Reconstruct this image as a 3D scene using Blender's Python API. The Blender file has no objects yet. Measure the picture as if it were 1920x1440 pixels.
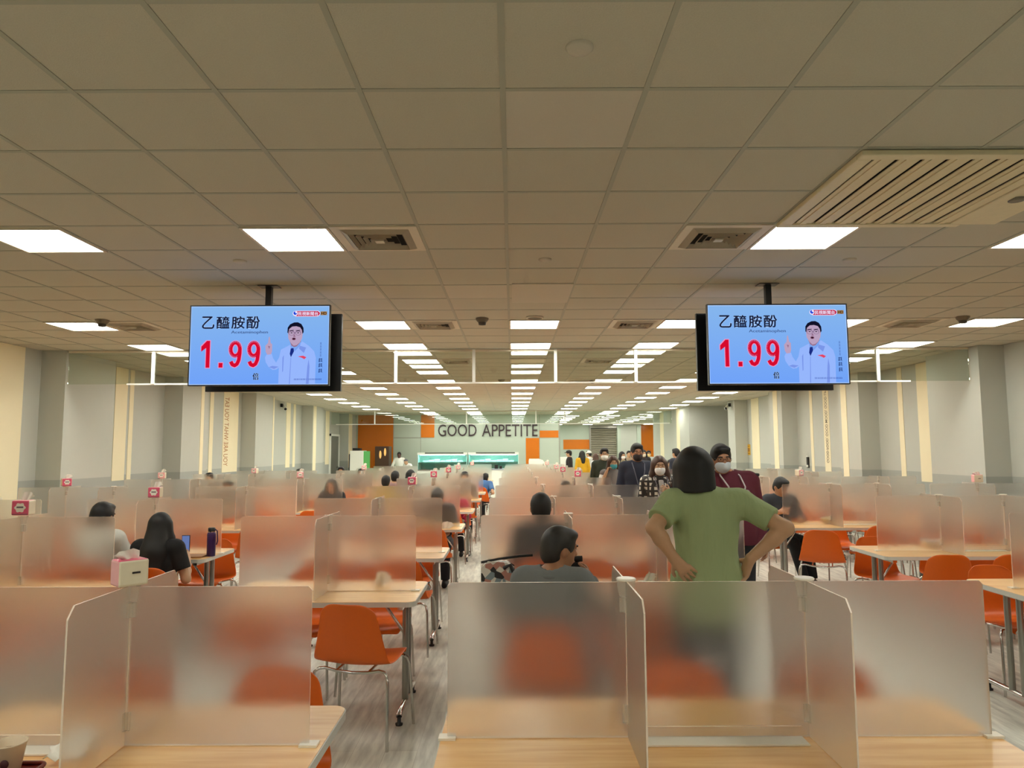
import bpy, math, random
import numpy as np
from mathutils import Matrix, Vector

random.seed(7)
PI = math.pi
S = bpy.context.scene
COL = S.collection

# ------------------------------------------------------------------ camera, world, exposure
FPX, PIT, YAW, ROLL = 1345.0, 0.0918, 0.0003, 0.00416
CAM_H, CEIL = 1.68, 3.178
cam_data = bpy.data.cameras.new('camera')
cam_data.sensor_width = 36.0
cam_data.lens = FPX / 1920.0 * 36.0
cam_data.clip_start, cam_data.clip_end = 0.05, 200.0
cam = bpy.data.objects.new('camera', cam_data)
COL.objects.link(cam)
cam.matrix_world = (Matrix.Translation((0, 0, CAM_H)) @ Matrix.Rotation(YAW, 4, 'Z')
                    @ Matrix.Rotation(PI / 2 + PIT, 4, 'X') @ Matrix.Rotation(-ROLL, 4, 'Z'))
S.camera = cam

world = bpy.data.worlds.new('world')
S.world = world
world.use_nodes = True
world.node_tree.nodes['Background'].inputs[0].default_value = (0.02, 0.02, 0.02, 1)
world.node_tree.nodes['Background'].inputs[1].default_value = 1.0

S.view_settings.view_transform = 'Standard'
S.view_settings.look = 'None'
S.view_settings.exposure = 0.0
S.view_settings.gamma = 1.0
S.view_settings.use_curve_mapping = False
LAMP = 19.0            # radiance of the ceiling light panels
LAMP_COL = (1.0, 0.975, 0.87)

cy = S.cycles
cy.use_denoising = True
cy.max_bounces = 18
cy.diffuse_bounces = 7
cy.glossy_bounces = 4
cy.transmission_bounces = 16
cy.transparent_max_bounces = 24
cy.caustics_reflective = True
cy.caustics_refractive = True
cy.blur_glossy = 0.5
cy.sample_clamp_indirect = 6.0
cy.use_adaptive_sampling = True
cy.adaptive_threshold = 0.02


# ------------------------------------------------------------------ materials
def lin(c):
    out = []
    for v in c[:3]:
        v = v / 255.0
        out.append(v / 12.92 if v <= 0.04045 else ((v + 0.055) / 1.055) ** 2.4)
    return tuple(out)


MATS = {}


def mat(name, col, rough=0.6, metal=0.0, noise=0.06, scale=30.0, bump=0.0, spec=0.5, stretch=None):
    """a plain painted / moulded surface with slight procedural unevenness"""
    if name in MATS:
        return MATS[name]
    m = bpy.data.materials.new(name)
    m.use_nodes = True
    nt = m.node_tree
    b = nt.nodes['Principled BSDF']
    c = lin(col)
    b.inputs['Roughness'].default_value = rough
    b.inputs['Metallic'].default_value = metal
    b.inputs['Specular IOR Level'].default_value = spec
    tc = nt.nodes.new('ShaderNodeTexCoord')
    mp = nt.nodes.new('ShaderNodeMapping')
    mp.inputs['Scale'].default_value = stretch or (1, 1, 1)
    nz = nt.nodes.new('ShaderNodeTexNoise')
    nz.inputs['Scale'].default_value = scale
    nz.inputs['Detail'].default_value = 3
    rp = nt.nodes.new('ShaderNodeMapRange')
    rp.inputs['To Min'].default_value = 1 - noise
    rp.inputs['To Max'].default_value = 1 + noise
    mx = nt.nodes.new('ShaderNodeVectorMath')
    mx.operation = 'SCALE'
    mx.inputs[0].default_value = c
    nt.links.new(tc.outputs['Object'], mp.inputs[0])
    nt.links.new(mp.outputs[0], nz.inputs['Vector'])
    nt.links.new(nz.outputs['Fac'], rp.inputs['Value'])
    nt.links.new(rp.outputs[0], mx.inputs['Scale'])
    nt.links.new(mx.outputs[0], b.inputs['Base Color'])
    if bump:
        bp = nt.nodes.new('ShaderNodeBump')
        bp.inputs['Strength'].default_value = bump
        bp.inputs['Distance'].default_value = 0.03 if bump > .5 else 0.005
        nt.links.new(nz.outputs['Fac'], bp.inputs['Height'])
        nt.links.new(bp.outputs[0], b.inputs['Normal'])
    MATS[name] = m
    return m


def emit(name, col, strength=1.0, raw=False):
    if name in MATS:
        return MATS[name]
    m = bpy.data.materials.new(name)
    m.use_nodes = True
    nt = m.node_tree
    nt.nodes.clear()
    o = nt.nodes.new('ShaderNodeOutputMaterial')
    e = nt.nodes.new('ShaderNodeEmission')
    c = col if raw else lin(col)
    e.inputs[0].default_value = (*c, 1)
    e.inputs[1].default_value = strength
    nt.links.new(e.outputs[0], o.inputs[0])
    MATS[name] = m
    return m


def frosted(name, veil=0.035, rough=0.335, veil_col=(0.96, 0.90, 0.83)):
    m = bpy.data.materials.new(name)
    m.use_nodes = True
    nt = m.node_tree
    nt.nodes.remove(nt.nodes['Principled BSDF'])
    b = nt.nodes.new('ShaderNodeBsdfGlass')
    b.distribution = 'BECKMANN'
    b.inputs['Color'].default_value = (0.98, 0.97, 0.96, 1)
    b.inputs['Roughness'].default_value = rough
    b.inputs['IOR'].default_value = 1.42
    o = nt.nodes['Material Output']
    d = nt.nodes.new('ShaderNodeBsdfDiffuse')
    d.inputs[0].default_value = (*veil_col, 1)
    t = nt.nodes.new('ShaderNodeBsdfTranslucent')
    t.inputs[0].default_value = (*veil_col, 1)
    m1 = nt.nodes.new('ShaderNodeMixShader')
    m1.inputs[0].default_value = 0.7
    m2 = nt.nodes.new('ShaderNodeMixShader')
    tc = nt.nodes.new('ShaderNodeTexCoord')
    nz = nt.nodes.new('ShaderNodeTexNoise')
    nz.inputs['Scale'].default_value = 220
    mr = nt.nodes.new('ShaderNodeMapRange')
    mr.inputs['To Min'].default_value = veil * 0.8
    mr.inputs['To Max'].default_value = veil * 1.2
    nt.links.new(tc.outputs['Object'], nz.inputs['Vector'])
    nt.links.new(nz.outputs['Fac'], mr.inputs['Value'])
    nt.links.new(mr.outputs[0], m2.inputs[0])
    nt.links.new(d.outputs[0], m1.inputs[1])
    nt.links.new(t.outputs[0], m1.inputs[2])
    nt.links.new(b.outputs[0], m2.inputs[1])
    nt.links.new(m1.outputs[0], m2.inputs[2])
    nt.links.new(m2.outputs[0], o.inputs[0])
    MATS[name] = m
    return m


def milky(name, col, opac):
    m = bpy.data.materials.new(name)
    m.use_nodes = True
    nt = m.node_tree
    b = nt.nodes['Principled BSDF']
    b.inputs['Base Color'].default_value = (*lin(col), 1)
    b.inputs['Roughness'].default_value = .15
    b.inputs['Alpha'].default_value = opac
    MATS[name] = m
    return m


def clear_sheet(name, tint, refl=0.06):
    """thin clear sheet: see-through with a mirror-like film on it"""
    m = bpy.data.materials.new(name)
    m.use_nodes = True
    nt = m.node_tree
    nt.nodes.clear()
    o = nt.nodes.new('ShaderNodeOutputMaterial')
    t = nt.nodes.new('ShaderNodeBsdfTransparent')
    t.inputs[0].default_value = (*tint, 1)
    g = nt.nodes.new('ShaderNodeBsdfGlossy')
    g.inputs[0].default_value = (0.95, 1.0, 0.97, 1)
    g.inputs['Roughness'].default_value = 0.0
    lw = nt.nodes.new('ShaderNodeFresnel')
    lw.inputs[0].default_value = 1.45
    ad = nt.nodes.new('ShaderNodeMath')
    ad.operation = 'ADD'
    ad.inputs[1].default_value = refl
    mx = nt.nodes.new('ShaderNodeMixShader')
    nt.links.new(lw.outputs[0], ad.inputs[0])
    nt.links.new(ad.outputs[0], mx.inputs[0])
    nt.links.new(t.outputs[0], mx.inputs[1])
    nt.links.new(g.outputs[0], mx.inputs[2])
    nt.links.new(mx.outputs[0], o.inputs[0])
    MATS[name] = m
    return m


def wood_mat(name, c1, c2, rough=0.28, stretch=(1.2, 14, 6), scale=2.2):
    m = bpy.data.materials.new(name)
    m.use_nodes = True
    nt = m.node_tree
    b = nt.nodes['Principled BSDF']
    b.inputs['Roughness'].default_value = rough
    b.inputs['Specular IOR Level'].default_value = .9
    tc = nt.nodes.new('ShaderNodeTexCoord')
    mp = nt.nodes.new('ShaderNodeMapping')
    mp.inputs['Scale'].default_value = stretch
    nz = nt.nodes.new('ShaderNodeTexNoise')
    nz.inputs['Scale'].default_value = scale
    nz.inputs['Detail'].default_value = 8
    nz.inputs['Distortion'].default_value = 0.4
    cr = nt.nodes.new('ShaderNodeValToRGB')
    cr.color_ramp.elements[0].position = 0.35
    cr.color_ramp.elements[1].position = 0.65
    cr.color_ramp.elements[0].color = (*lin(c1), 1)
    cr.color_ramp.elements[1].color = (*lin(c2), 1)
    nt.links.new(tc.outputs['Object'], mp.inputs[0])
    nt.links.new(mp.outputs[0], nz.inputs['Vector'])
    nt.links.new(nz.outputs['Fac'], cr.inputs[0])
    nt.links.new(cr.outputs[0], b.inputs['Base Color'])
    MATS[name] = m
    return m


def floor_mat():
    m = bpy.data.materials.new('grey_vinyl_planks')
    m.use_nodes = True
    nt = m.node_tree
    b = nt.nodes['Principled BSDF']
    b.inputs['Roughness'].default_value = 0.34
    tc = nt.nodes.new('ShaderNodeTexCoord')
    mp = nt.nodes.new('ShaderNodeMapping')
    mp.inputs['Rotation'].default_value = (0, 0, PI / 2)
    br = nt.nodes.new('ShaderNodeTexBrick')
    br.inputs['Color1'].default_value = (*lin((226, 228, 216)), 1)
    br.inputs['Color2'].default_value = (*lin((208, 209, 198)), 1)
    br.inputs['Mortar'].default_value = (*lin((188, 187, 176)), 1)
    br.inputs['Scale'].default_value = 1.0
    br.inputs['Mortar Size'].default_value = 0.0015
    br.inputs['Brick Width'].default_value = 1.2
    br.inputs['Row Height'].default_value = 0.18
    mp2 = nt.nodes.new('ShaderNodeMapping')
    mp2.inputs['Scale'].default_value = (9, 1.3, 1)
    mp2.inputs['Rotation'].default_value = (0, 0, 0.35)
    nz = nt.nodes.new('ShaderNodeTexNoise')
    nz.inputs['Scale'].default_value = 2.5
    nz.inputs['Detail'].default_value = 7
    mr = nt.nodes.new('ShaderNodeMapRange')
    mr.inputs['From Min'].default_value = 0.3
    mr.inputs['From Max'].default_value = 0.7
    mr.inputs['To Min'].default_value = 0.62
    mr.inputs['To Max'].default_value = 1.12
    vm = nt.nodes.new('ShaderNodeVectorMath')
    vm.operation = 'SCALE'
    nt.links.new(tc.outputs['Object'], mp.inputs[0])
    nt.links.new(tc.outputs['Object'], mp2.inputs[0])
    nt.links.new(mp.outputs[0], br.inputs['Vector'])
    nt.links.new(mp2.outputs[0], nz.inputs['Vector'])
    nt.links.new(nz.outputs['Fac'], mr.inputs['Value'])
    nt.links.new(br.outputs['Color'], vm.inputs[0])
    nt.links.new(mr.outputs[0], vm.inputs['Scale'])
    nt.links.new(vm.outputs[0], b.inputs['Base Color'])
    MATS['floor'] = m
    return m


M_WALL = mat('wall_paint_grey', (186, 189, 180), 0.8, noise=0.02, scale=6)
M_WALL_LOW = mat('wall_paint_lower_grey', (162, 166, 160), 0.8, noise=0.02, scale=6)
M_CREAM = mat('cream_paint', (238, 228, 194), 0.75, noise=0.02, scale=6)
M_TILE = mat('mineral_ceiling_tile', (194, 189, 172), 0.95, noise=0.09, scale=160, bump=0.25, spec=0.1)
M_TILE_NEW = mat('replaced_ceiling_tile', (202, 195, 180), 0.95, noise=0.05, scale=160, bump=0.15, spec=0.1)
M_TBAR = mat('ceiling_t_bar_paint', (168, 167, 151), 0.6, noise=0.02)
M_FRAME = mat('vent_enamel', (214, 204, 182), 0.55, noise=0.03)
M_DARK = mat('dark_void', (26, 24, 21), 0.9)
M_BLACK = mat('black_plastic', (20, 20, 22), 0.4)
M_WHITE = mat('white_enamel', (236, 238, 230), 0.45, noise=0.02)
M_FARWHITE = mat('glossy_white_panel', (182, 194, 180), 0.22, noise=0.015, scale=3)
M_ORANGEP = mat('glossy_orange_panel', (206, 112, 6), 0.22, noise=0.05, scale=5)
M_ORANGE = mat('orange_moulded_shell', (216, 96, 4), 0.42, noise=0.04, scale=60)
M_CHROME = mat('chrome_tube', (205, 203, 198), 0.16, metal=1.0, noise=0.03)
M_LEG = mat('grey_steel_tube', (158, 155, 148), 0.3, metal=0.85, noise=0.04)
M_EDGE = mat('grey_edge_band', (206, 205, 196), 0.45, noise=0.03)
M_WOOD = wood_mat('light_beech_laminate', (234, 178, 108), (250, 206, 142))
M_FROST = frosted('frosted_acrylic')
M_FEDGE = mat('acrylic_edge_glow', (246, 228, 208), 0.3, noise=0.02)  # pale diffuse colour stands in for light glowing at the acrylic edges
M_CLIP = milky('milky_acrylic_clip', (240, 234, 220), .26)
M_LEDGE = mat('white_acrylic_ledge', (244, 236, 220), 0.3, noise=0.02)
M_GLASS = clear_sheet('smoke_barrier_glass', (0.86, 0.90, 0.86), 0.03)
M_TEAL = clear_sheet('teal_guard_glass', (0.76, 0.94, 0.91), 0.02)
M_SHUT = mat('shutter_steel', (150, 145, 130), 0.45, metal=0.8, noise=0.05)
M_SKIN = mat('skin', (188, 148, 114), 0.55, noise=0.04, scale=40)
M_SKIN2 = mat('tanned_skin', (166, 118, 86), 0.55, noise=0.04, scale=40)
M_HAIR = mat('black_hair', (12, 10, 10), 0.6, noise=0.25, scale=60, stretch=(4, 4, 0.4))
M_HAIRB = mat('brown_hair', (70, 42, 27), 0.45, noise=0.25, scale=60, stretch=(4, 4, 0.4))
M_HAIRG = mat('greying_hair', (38, 35, 33), 0.5, noise=0.35, scale=60)
M_TISSUE = mat('white_tissue_paper', (244, 240, 228), 0.85, noise=0.03, bump=0.2)
M_PINK = mat('pink_pack_film', (226, 96, 128), 0.35, noise=0.05)
M_PALE = mat('pale_pack_film', (232, 222, 196), 0.4, noise=0.05)
M_ROSE = mat('light_rose_film', (240, 178, 182), 0.4, noise=0.05)


# ------------------------------------------------------------------ mesh building
class MB:
    def __init__(s):
        s.v, s.f, s.m, s.s = [], [], [], []

    def add(s, v, f, mi=0, smooth=False):
        o = len(s.v)
        s.v += [tuple(p) for p in v]
        for q in f:
            s.f.append(tuple(i + o for i in q))
            s.m.append(mi)
            s.s.append(smooth)
        return s

    def box(s, x0, x1, y0, y1, z0, z1, mi=0):
        v = [(x0, y0, z0), (x1, y0, z0), (x1, y1, z0), (x0, y1, z0), (x0, y0, z1), (x1, y0, z1), (x1, y1, z1), (x0, y1, z1)]
        f = [(0, 3, 2, 1), (4, 5, 6, 7), (0, 1, 5, 4), (1, 2, 6, 5), (2, 3, 7, 6), (3, 0, 4, 7)]
        return s.add(v, f, mi)

    def prism(s, pts, z0, z1, mi=0, side=None, axis='z'):
        n = len(pts)
        if axis == 'z':
            v = [(x, y, z0) for x, y in pts] + [(x, y, z1) for x, y in pts]
        elif axis == 'y':
            v = [(x, z0, y) for x, y in pts] + [(x, z1, y) for x, y in pts]
        else:
            v = [(z0, x, y) for x, y in pts] + [(z1, x, y) for x, y in pts]
        s.add(v, [tuple(range(n - 1, -1, -1)), tuple(range(n, 2 * n))], mi)
        s.add(v, [(i, (i + 1) % n, n + (i + 1) % n, n + i) for i in range(n)], mi if side is None else side)
        return s

    def tube(s, path, r, n=8, mi=0, caps=True):
        P = [Vector(p) for p in path]
        k = len(P)
        rr = r if isinstance(r, (list, tuple)) else [r] * k
        v = []
        prev = None
        for i in range(k):
            t = (P[min(i + 1, k - 1)] - P[max(i - 1, 0)]).normalized()
            if prev is None:
                a = Vector((0, 0, 1)) if abs(t.z) < 0.9 else Vector((1, 0, 0))
                u = t.cross(a).normalized()
            else:
                u = (prev - t * prev.dot(t)).normalized()
            prev = u
            w = t.cross(u)
            for j in range(n):
                an = 2 * PI * j / n
                v.append(P[i] + (u * math.cos(an) + w * math.sin(an)) * rr[i])
        f = [(i * n + j, i * n + (j + 1) % n, (i + 1) * n + (j + 1) % n, (i + 1) * n + j) for i in range(k - 1) for j in range(n)]
        s.add(v, f, mi, True)
        if caps:
            s.add(v, [tuple(range(n - 1, -1, -1)), tuple((k - 1) * n + j for j in range(n))], mi)
        return s

    def lathe(s, prof, c=(0, 0, 0), n=20, mi=0, smooth=True):
        v, f = [], []
        k = len(prof)
        for r, z in prof:
            for j in range(n):
                a = 2 * PI * j / n
                v.append((c[0] + r * math.cos(a), c[1] + r * math.sin(a), c[2] + z))
        f = [(i * n + j, i * n + (j + 1) % n, (i + 1) * n + (j + 1) % n, (i + 1) * n + j) for i in range(k - 1) for j in range(n)]
        s.add(v, f, mi, smooth)
        s.add(v, [tuple(range(n - 1, -1, -1)), tuple((k - 1) * n + j for j in range(n))], mi)
        return s

    def ball(s, c, r, n=12, k=8, mi=0):
        rx, ry, rz = r if isinstance(r, (tuple, list)) else (r, r, r)
        v, f = [], []
        for i in range(k + 1):
            t = PI * i / k
            for j in range(n):
                a = 2 * PI * j / n
                v.append((c[0] + rx * math.sin(t) * math.cos(a), c[1] + ry * math.sin(t) * math.sin(a), c[2] - rz * math.cos(t)))
        f = [(i * n + j, i * n + (j + 1) % n, (i + 1) * n + (j + 1) % n, (i + 1) * n + j) for i in range(k) for j in range(n)]
        return s.add(v, f, mi, True)

    def mesh(s, name, mats):
        me = bpy.data.meshes.new(name)
        me.from_pydata(s.v, [], s.f)
        for m in (mats if isinstance(mats, (list, tuple)) else [mats]):
            me.materials.append(m)
        me.polygons.foreach_set('material_index', s.m)
        me.polygons.foreach_set('use_smooth', s.s)
        me.update()
        return me

    def build(s, name, mats, parent=None, bevel=0.0):
        o = bpy.data.objects.new(name, s.mesh(name, mats))
        COL.objects.link(o)
        if parent is not None:
            o.parent = parent
        if bevel:
            b = o.modifiers.new('soft_edges', 'BEVEL')
            b.width = bevel
            b.segments = 2
            b.limit_method = 'ANGLE'
        return o


def tag(o, label=None, cat=None, group=None, kind=None):
    if label:
        n = len(label.split())
        assert 4 <= n <= 16, (n, label)
        o['label'] = label
    if cat:
        o['category'] = cat
    if group:
        o['group'] = group
    if kind:
        o['kind'] = kind
    return o


def empty(name, loc=(0, 0, 0), rz=0.0):
    o = bpy.data.objects.new(name, None)
    COL.objects.link(o)
    o.empty_display_size = 0.1
    o.location = loc
    o.rotation_euler = (0, 0, rz)
    return o


def copy_tree(o, parent=None):
    c = o.copy()
    COL.objects.link(c)
    if parent is not None:
        c.parent = parent
    for ch in list(o.children):
        copy_tree(ch, c)
    return c


def struct(o):
    o['kind'] = 'structure'
    return o


_txt = {}


def text_mesh(body, bold=0.0):
    """flat lettering as verts / faces normalised to its own bounding box"""
    key = (body, bold)
    if key in _txt:
        return _txt[key]
    cu = bpy.data.curves.new('lettering', 'FONT')
    cu.body = body
    cu.size = 1.0
    cu.offset = bold
    cu.resolution_u = 3
    ob = bpy.data.objects.new('lettering', cu)
    COL.objects.link(ob)
    dg = bpy.context.evaluated_depsgraph_get()
    me = bpy.data.meshes.new_from_object(ob.evaluated_get(dg))
    v = np.array([q.co[:] for q in me.vertices]) if len(me.vertices) else np.zeros((1, 3))
    f = [tuple(p.vertices) for p in me.polygons]
    bpy.data.objects.remove(ob)
    bpy.data.curves.remove(cu)
    bpy.data.meshes.remove(me)
    lo, hi = v.min(0), v.max(0)
    sz = np.maximum(hi - lo, 1e-6)
    v = (v[:, :2] - lo[:2]) / sz[:2]
    _txt[key] = (v, f, sz[0] / sz[1])
    return _txt[key]


ORD = ['first', 'second', 'third', 'fourth', 'fifth', 'sixth', 'seventh', 'eighth', 'ninth', 'tenth']

# ================================================================== THE ROOM
Y0, YF = -4.0, 44.0          # wall behind the camera, far end of the corridor
YK = 30.5                    # the serving wall
XL, XLR = -6.63, -7.0        # left wall: pier faces / recesses
XR, XRR = 6.82, 7.2
BAND = 1.27

struct(MB().box(-7.4, 10.4, Y0 - 0.2, YF + 0.3, -0.12, 0.0).build('floor', floor_mat()))

# ceiling: one slab of tiles above a real grid of T-bars
TX = [(c + 0.943) * 0.6 for c in range(-13, 18)]
TY = [2.274 + 0.6 * r for r in range(-11, 5)] + [4.674 + 0.587 * r for r in range(1, 68)]
ce = MB().box(-7.4, 10.4, Y0 - 0.2, YF + 0.3, CEIL + 0.004, CEIL + 0.2)
for (c, r) in ((12, 12), (9, 18), (11, 18), (15, 18)):
    x0, y0 = TX[c], TY[r]
    ce.box(x0 + .012, x0 + .588, y0 + .012, y0 + .575, CEIL + 0.002, CEIL + 0.004, 1)
struct(ce.build('ceiling', [M_TILE, M_TILE_NEW]))
g = MB()
for x in TX:
    g.box(x - .012, x + .012, Y0, YF, CEIL, CEIL + 0.013)
for y in TY:
    g.box(-7.0, 10.2, y - .012, y + .012, CEIL + .0012, CEIL + 0.013)
struct(g.build('trim_1', M_TBAR))


def wall(name, boxes):
    """boxes in plan; each split at the dado height into two paints"""
    b = MB()
    for (x0, x1, y0, y1, *mm) in boxes:
        up, lo = (mm + [0, 1])[:2] if mm else (0, 1)
        b.box(x0, x1, y0, y1, BAND, CEIL + .01, up)
        b.box(x0, x1, y0, y1, 0, BAND, lo)
    return struct(b.build(name, [M_WALL, M_WALL_LOW, M_CREAM, M_FARWHITE]))


LP = [(10.59, 11.92), (14.40, 15.62), (18.54, 19.9), (23.85, 25.2), (29.05, 30.5)]
wall('wall_left', [(-7.4, XLR, Y0, YK)] + [(XLR - .01, XL, a, b) for a, b in LP] + [(XLR - .01, XL, 6.2, 7.4)])
RP = [(10.42, 11.75), (14.1, 15.0), (18.15, 19.05)]
wall('wall_right', [(XRR, 7.6, Y0, 22.7)] + [(XR, XRR + .01, a, b) for a, b in RP] +
     [(XR, XRR + .01, 6.3, 7.5), (XR, XRR + .01, 22.0, 22.7), (6.15, 7.6, 25.0, 31.4), (7.5, 10.3, 31.3, 31.4)])
wall('wall_back', [(-7.4, 7.6, Y0 - .2, Y0)])
wall('wall_end', [(1.9, 10.4, YF, YF + .2, 3, 3)])
wall('wall_side', [(10.2, 10.4, 31.3, YF)])
# dark recess on the right between the pier and the side passage
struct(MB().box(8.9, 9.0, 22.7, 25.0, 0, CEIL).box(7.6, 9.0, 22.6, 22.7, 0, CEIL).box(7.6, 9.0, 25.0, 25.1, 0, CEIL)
       .build('wall_recess', mat('dark_room_shade', (96, 96, 88), 0.8)))  # dark grey puts the gloom of the room behind into the colour
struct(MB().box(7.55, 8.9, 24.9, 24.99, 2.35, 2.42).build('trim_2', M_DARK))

# painted bands of cream on both side walls
tr = MB()
for (y0, y1) in ((-2.0, 10.22),):
    tr.box(XLR - .004, XLR + .006, y0, y1, 0.0, CEIL)
for (x, y0, y1) in ((XLR, 12.6, 13.0), (XLR, 13.08, 13.22), (XL, 15.25, 15.40), (XLR, 16.58, 16.78), (XLR, 17.36, 18.30),
                    (XL, 19.86, 19.95), (XLR, 22.2, 22.62), (XLR, 22.92, 23.16), (XL, 23.9, 24.25), (XLR, 26.9, 27.45),
                    (XL, 29.1, 29.7)):
    tr.box(x - .004, x + .008, y0, y1, 1.17 if x == XLR else 1.0, CEIL)
struct(tr.build('trim_3', M_CREAM))
tr = MB()
for (x, y0, y1) in ((XRR, 12.37, 12.72), (XRR, 13.2, 13.36), (XR, 14.62, 14.86), (XRR, 16.3, 16.6), (XRR, 17.2, 17.35),
                    (XR, 18.44, 18.74), (XRR, 20.95, 21.6), (XRR, 22.75, 22.69), (6.15, 26.4, 26.9), (6.15, 29.2, 29.9)):
    y0, y1 = min(y0, y1), max(y0, y1)
    tr.box(x - .008, x + .004, y0, y1, 1.10, CEIL)
struct(tr.build('trim_4', M_CREAM))


def wall_lettering(name, body, x, y0, y1, z0, z1, facing, m, label):
    """upright running text: starts at the bottom and climbs the wall"""
    v, f, _ = text_mesh(body, 0.004)
    b = MB()
    P = []
    for u, w in v:
        z = z0 + u * (z1 - z0)
        y = y1 - w * (y1 - y0) if facing > 0 else y0 + w * (y1 - y0)
        P.append((x, y, z))
    b.add(P, f)
    o = b.build(name, m)
    return tag(o, label, 'lettering')


wall_lettering('wall_lettering', 'YOU ARE WHAT YOU EAT', XLR + .012, 17.42, 17.68, 1.32, 3.0, -1,
               mat('terracotta_lettering', (176, 120, 70), 0.7), 'small brown line of words climbing the wide cream stripe on the left wall')
wall_lettering('wall_lettering', 'GOOD FOOD, GOOD MOOD, GOOD LIFE', XRR - .012, 16.38, 16.52, 1.36, 3.05, 1,
               mat('grey_lettering', (92, 84, 70), 0.7), 'small grey line of words climbing a cream stripe on the right wall')

# serving wall
struct(MB().box(-7.4, 2.0, YK, YK + .2, 0, CEIL + .01).box(1.8, 2.0, YK + .2, YF + .2, 0, CEIL + .01).build('wall_far', M_FARWHITE))


def far_px(px, y, Y=YK):
    X = (px - 960) * Y / FPX
    Z = CAM_H + (844.5 + (960 - px) * ROLL - y) * Y / FPX / 1.0085
    return X, Z


def far_panel(name, px0, px1, py0, py1, m, Y=YK, t=0.02):
    x0, z1 = far_px(px0, py0, Y)
    x1, z0 = far_px(px1, py1, Y)
    return MB().box(x0, x1, Y - t, Y - .001, max(z0, 0), min(z1, CEIL)).build(name, m)


tag(far_panel('wall_panel', 671, 737, 770, 960, M_ORANGEP), 'tall glossy orange wall panel left of the serving counter', 'wall panel', 'orange wall panels')
tag(far_panel('wall_panel', 789, 814, 770, 821, M_ORANGEP), 'small square orange panel high up left of the GOOD APPETITE sign', 'wall panel', 'orange wall panels')
tag(far_panel('wall_panel', 985, 1010, 822, 960, M_ORANGEP), 'narrow upright orange panel under the end of the GOOD APPETITE sign', 'wall panel', 'orange wall panels')
tag(far_panel('wall_panel', 1011, 1046, 808, 821, M_ORANGEP), 'short flat orange panel just right of the GOOD APPETITE sign', 'wall panel', 'orange wall panels')
tag(far_panel('wall_panel', 1055, 1104, 825, 843, M_ORANGEP, YF), 'orange band on the far wall left of the steel shutter', 'wall panel', 'orange wall panels')
tag(far_panel('wall_panel', 1199, 1228, 770, 960, M_ORANGEP, YF), 'tall orange panel at the end of the passage right of the shutter', 'wall panel', 'orange wall panels')
b = MB()
for (a, c, d, e) in ((737, 738.3, 770, 960), (788, 789, 770, 960), (738, 789, 821, 822.3), (1010, 1011, 770, 960), (1046.5, 1049, 770, 960)):
    x0, z1 = far_px(a, d)
    x1, z0 = far_px(c, e)
    b.box(x0, x1, YK - .008, YK - .001, max(0, z0), min(CEIL, z1))
struct(b.build('trim_5', mat('panel_joint', (150, 152, 140), 0.6)))
# sign letters
sg = empty('wall_sign', ((915 - 960) * YK / FPX, YK - .05, 2.6))
tag(sg, 'dark raised letters reading GOOD APPETITE on the white serving wall', 'sign')
for k, ch in enumerate(['GOOD', 'APPETITE']):
    px0, px1 = ((821, 893), (903, 1007))[k]
    x0, z1 = far_px(px0, 796.5)
    x1, z0 = far_px(px1, 818.5)
    v, f, _ = text_mesh(ch, 0.0)
    n = len(v)
    P = [(x0 + u * (x1 - x0), YK - .05, z0 + w * (z1 - z0)) for u, w in v]
    Q = [(x, YK - .004, z) for x, _, z in P]
    bb = MB().add(P, f).add(Q, [q[::-1] for q in f])
    # side walls of the letters
    edges = {}
    for q in f:
        for i in range(len(q)):
            e = (q[i], q[(i + 1) % len(q)])
            edges[e] = 1
    rim = [e for e in edges if (e[1], e[0]) not in edges]
    bb.add(P + Q, [(e[1], e[0], e[0] + n, e[1] + n) for e in rim])
    o = bb.build('letters', mat('dark_plum_letters', (52, 36, 42), 0.5))
    o.parent = sg
    o.location = (-sg.location[0], -sg.location[1], -sg.location[2])

# shutter at the end of the passage
x0, z1 = far_px(1105, 803, YF)
x1, _ = far_px(1158, 803, YF)
sh = empty('roller_shutter', ((x0 + x1) / 2, YF - .06, 0))
tag(sh, 'closed steel roller shutter on the far wall of the passage', 'shutter')
hw = (x1 - x0) / 2
pr = []
b = MB()
zz = 0.0
while zz < z1 - 0.05:
    b.tube([(-hw, .02, zz + .055), (hw, .02, zz + .055)], .06, 8)
    zz += 0.11
b.build('curtain', M_SHUT, sh)
MB().box(-hw - .05, hw + .05, -.18, .05, z1 - .02, z1 + .2).build('hood', M_LEG, sh)
for sx in (-1, 1):
    MB().box(sx * hw - .05, sx * hw + .05, -.09, .05, 0, z1).build('guide_rail', M_LEG, sh)
x0, z1 = far_px(1160, 803, YF)
x1, _ = far_px(1190, 803, YF)
wall('wall_pier', [(x0, x1, YF - .5, YF + .01)])
struct(MB().box(x0 - .2, x0, YF - .55, YF, 0, CEIL).box(x1, x1 + .25, YF - .55, YF, 0, CEIL).build('trim_6', M_FARWHITE))

# door in the left wall
d = MB().box(XLR - .005, XLR + .02, 27.6, 28.85, 0, 2.25).build('door_1', mat('grey_door', (120, 124, 116), 0.6))
struct(d)
MB().box(XLR, XLR + .05, 27.5, 27.6, 0, 2.33).box(XLR, XLR + .05, 28.85, 28.95, 0, 2.33).box(XLR, XLR + .05, 27.5, 28.95, 2.25, 2.33).build('door_frame', M_WHITE, d)
MB().box(XLR + .02, XLR + .07, 28.6, 28.75, 1.0, 1.06).build('door_handle', M_CHROME, d)


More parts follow.
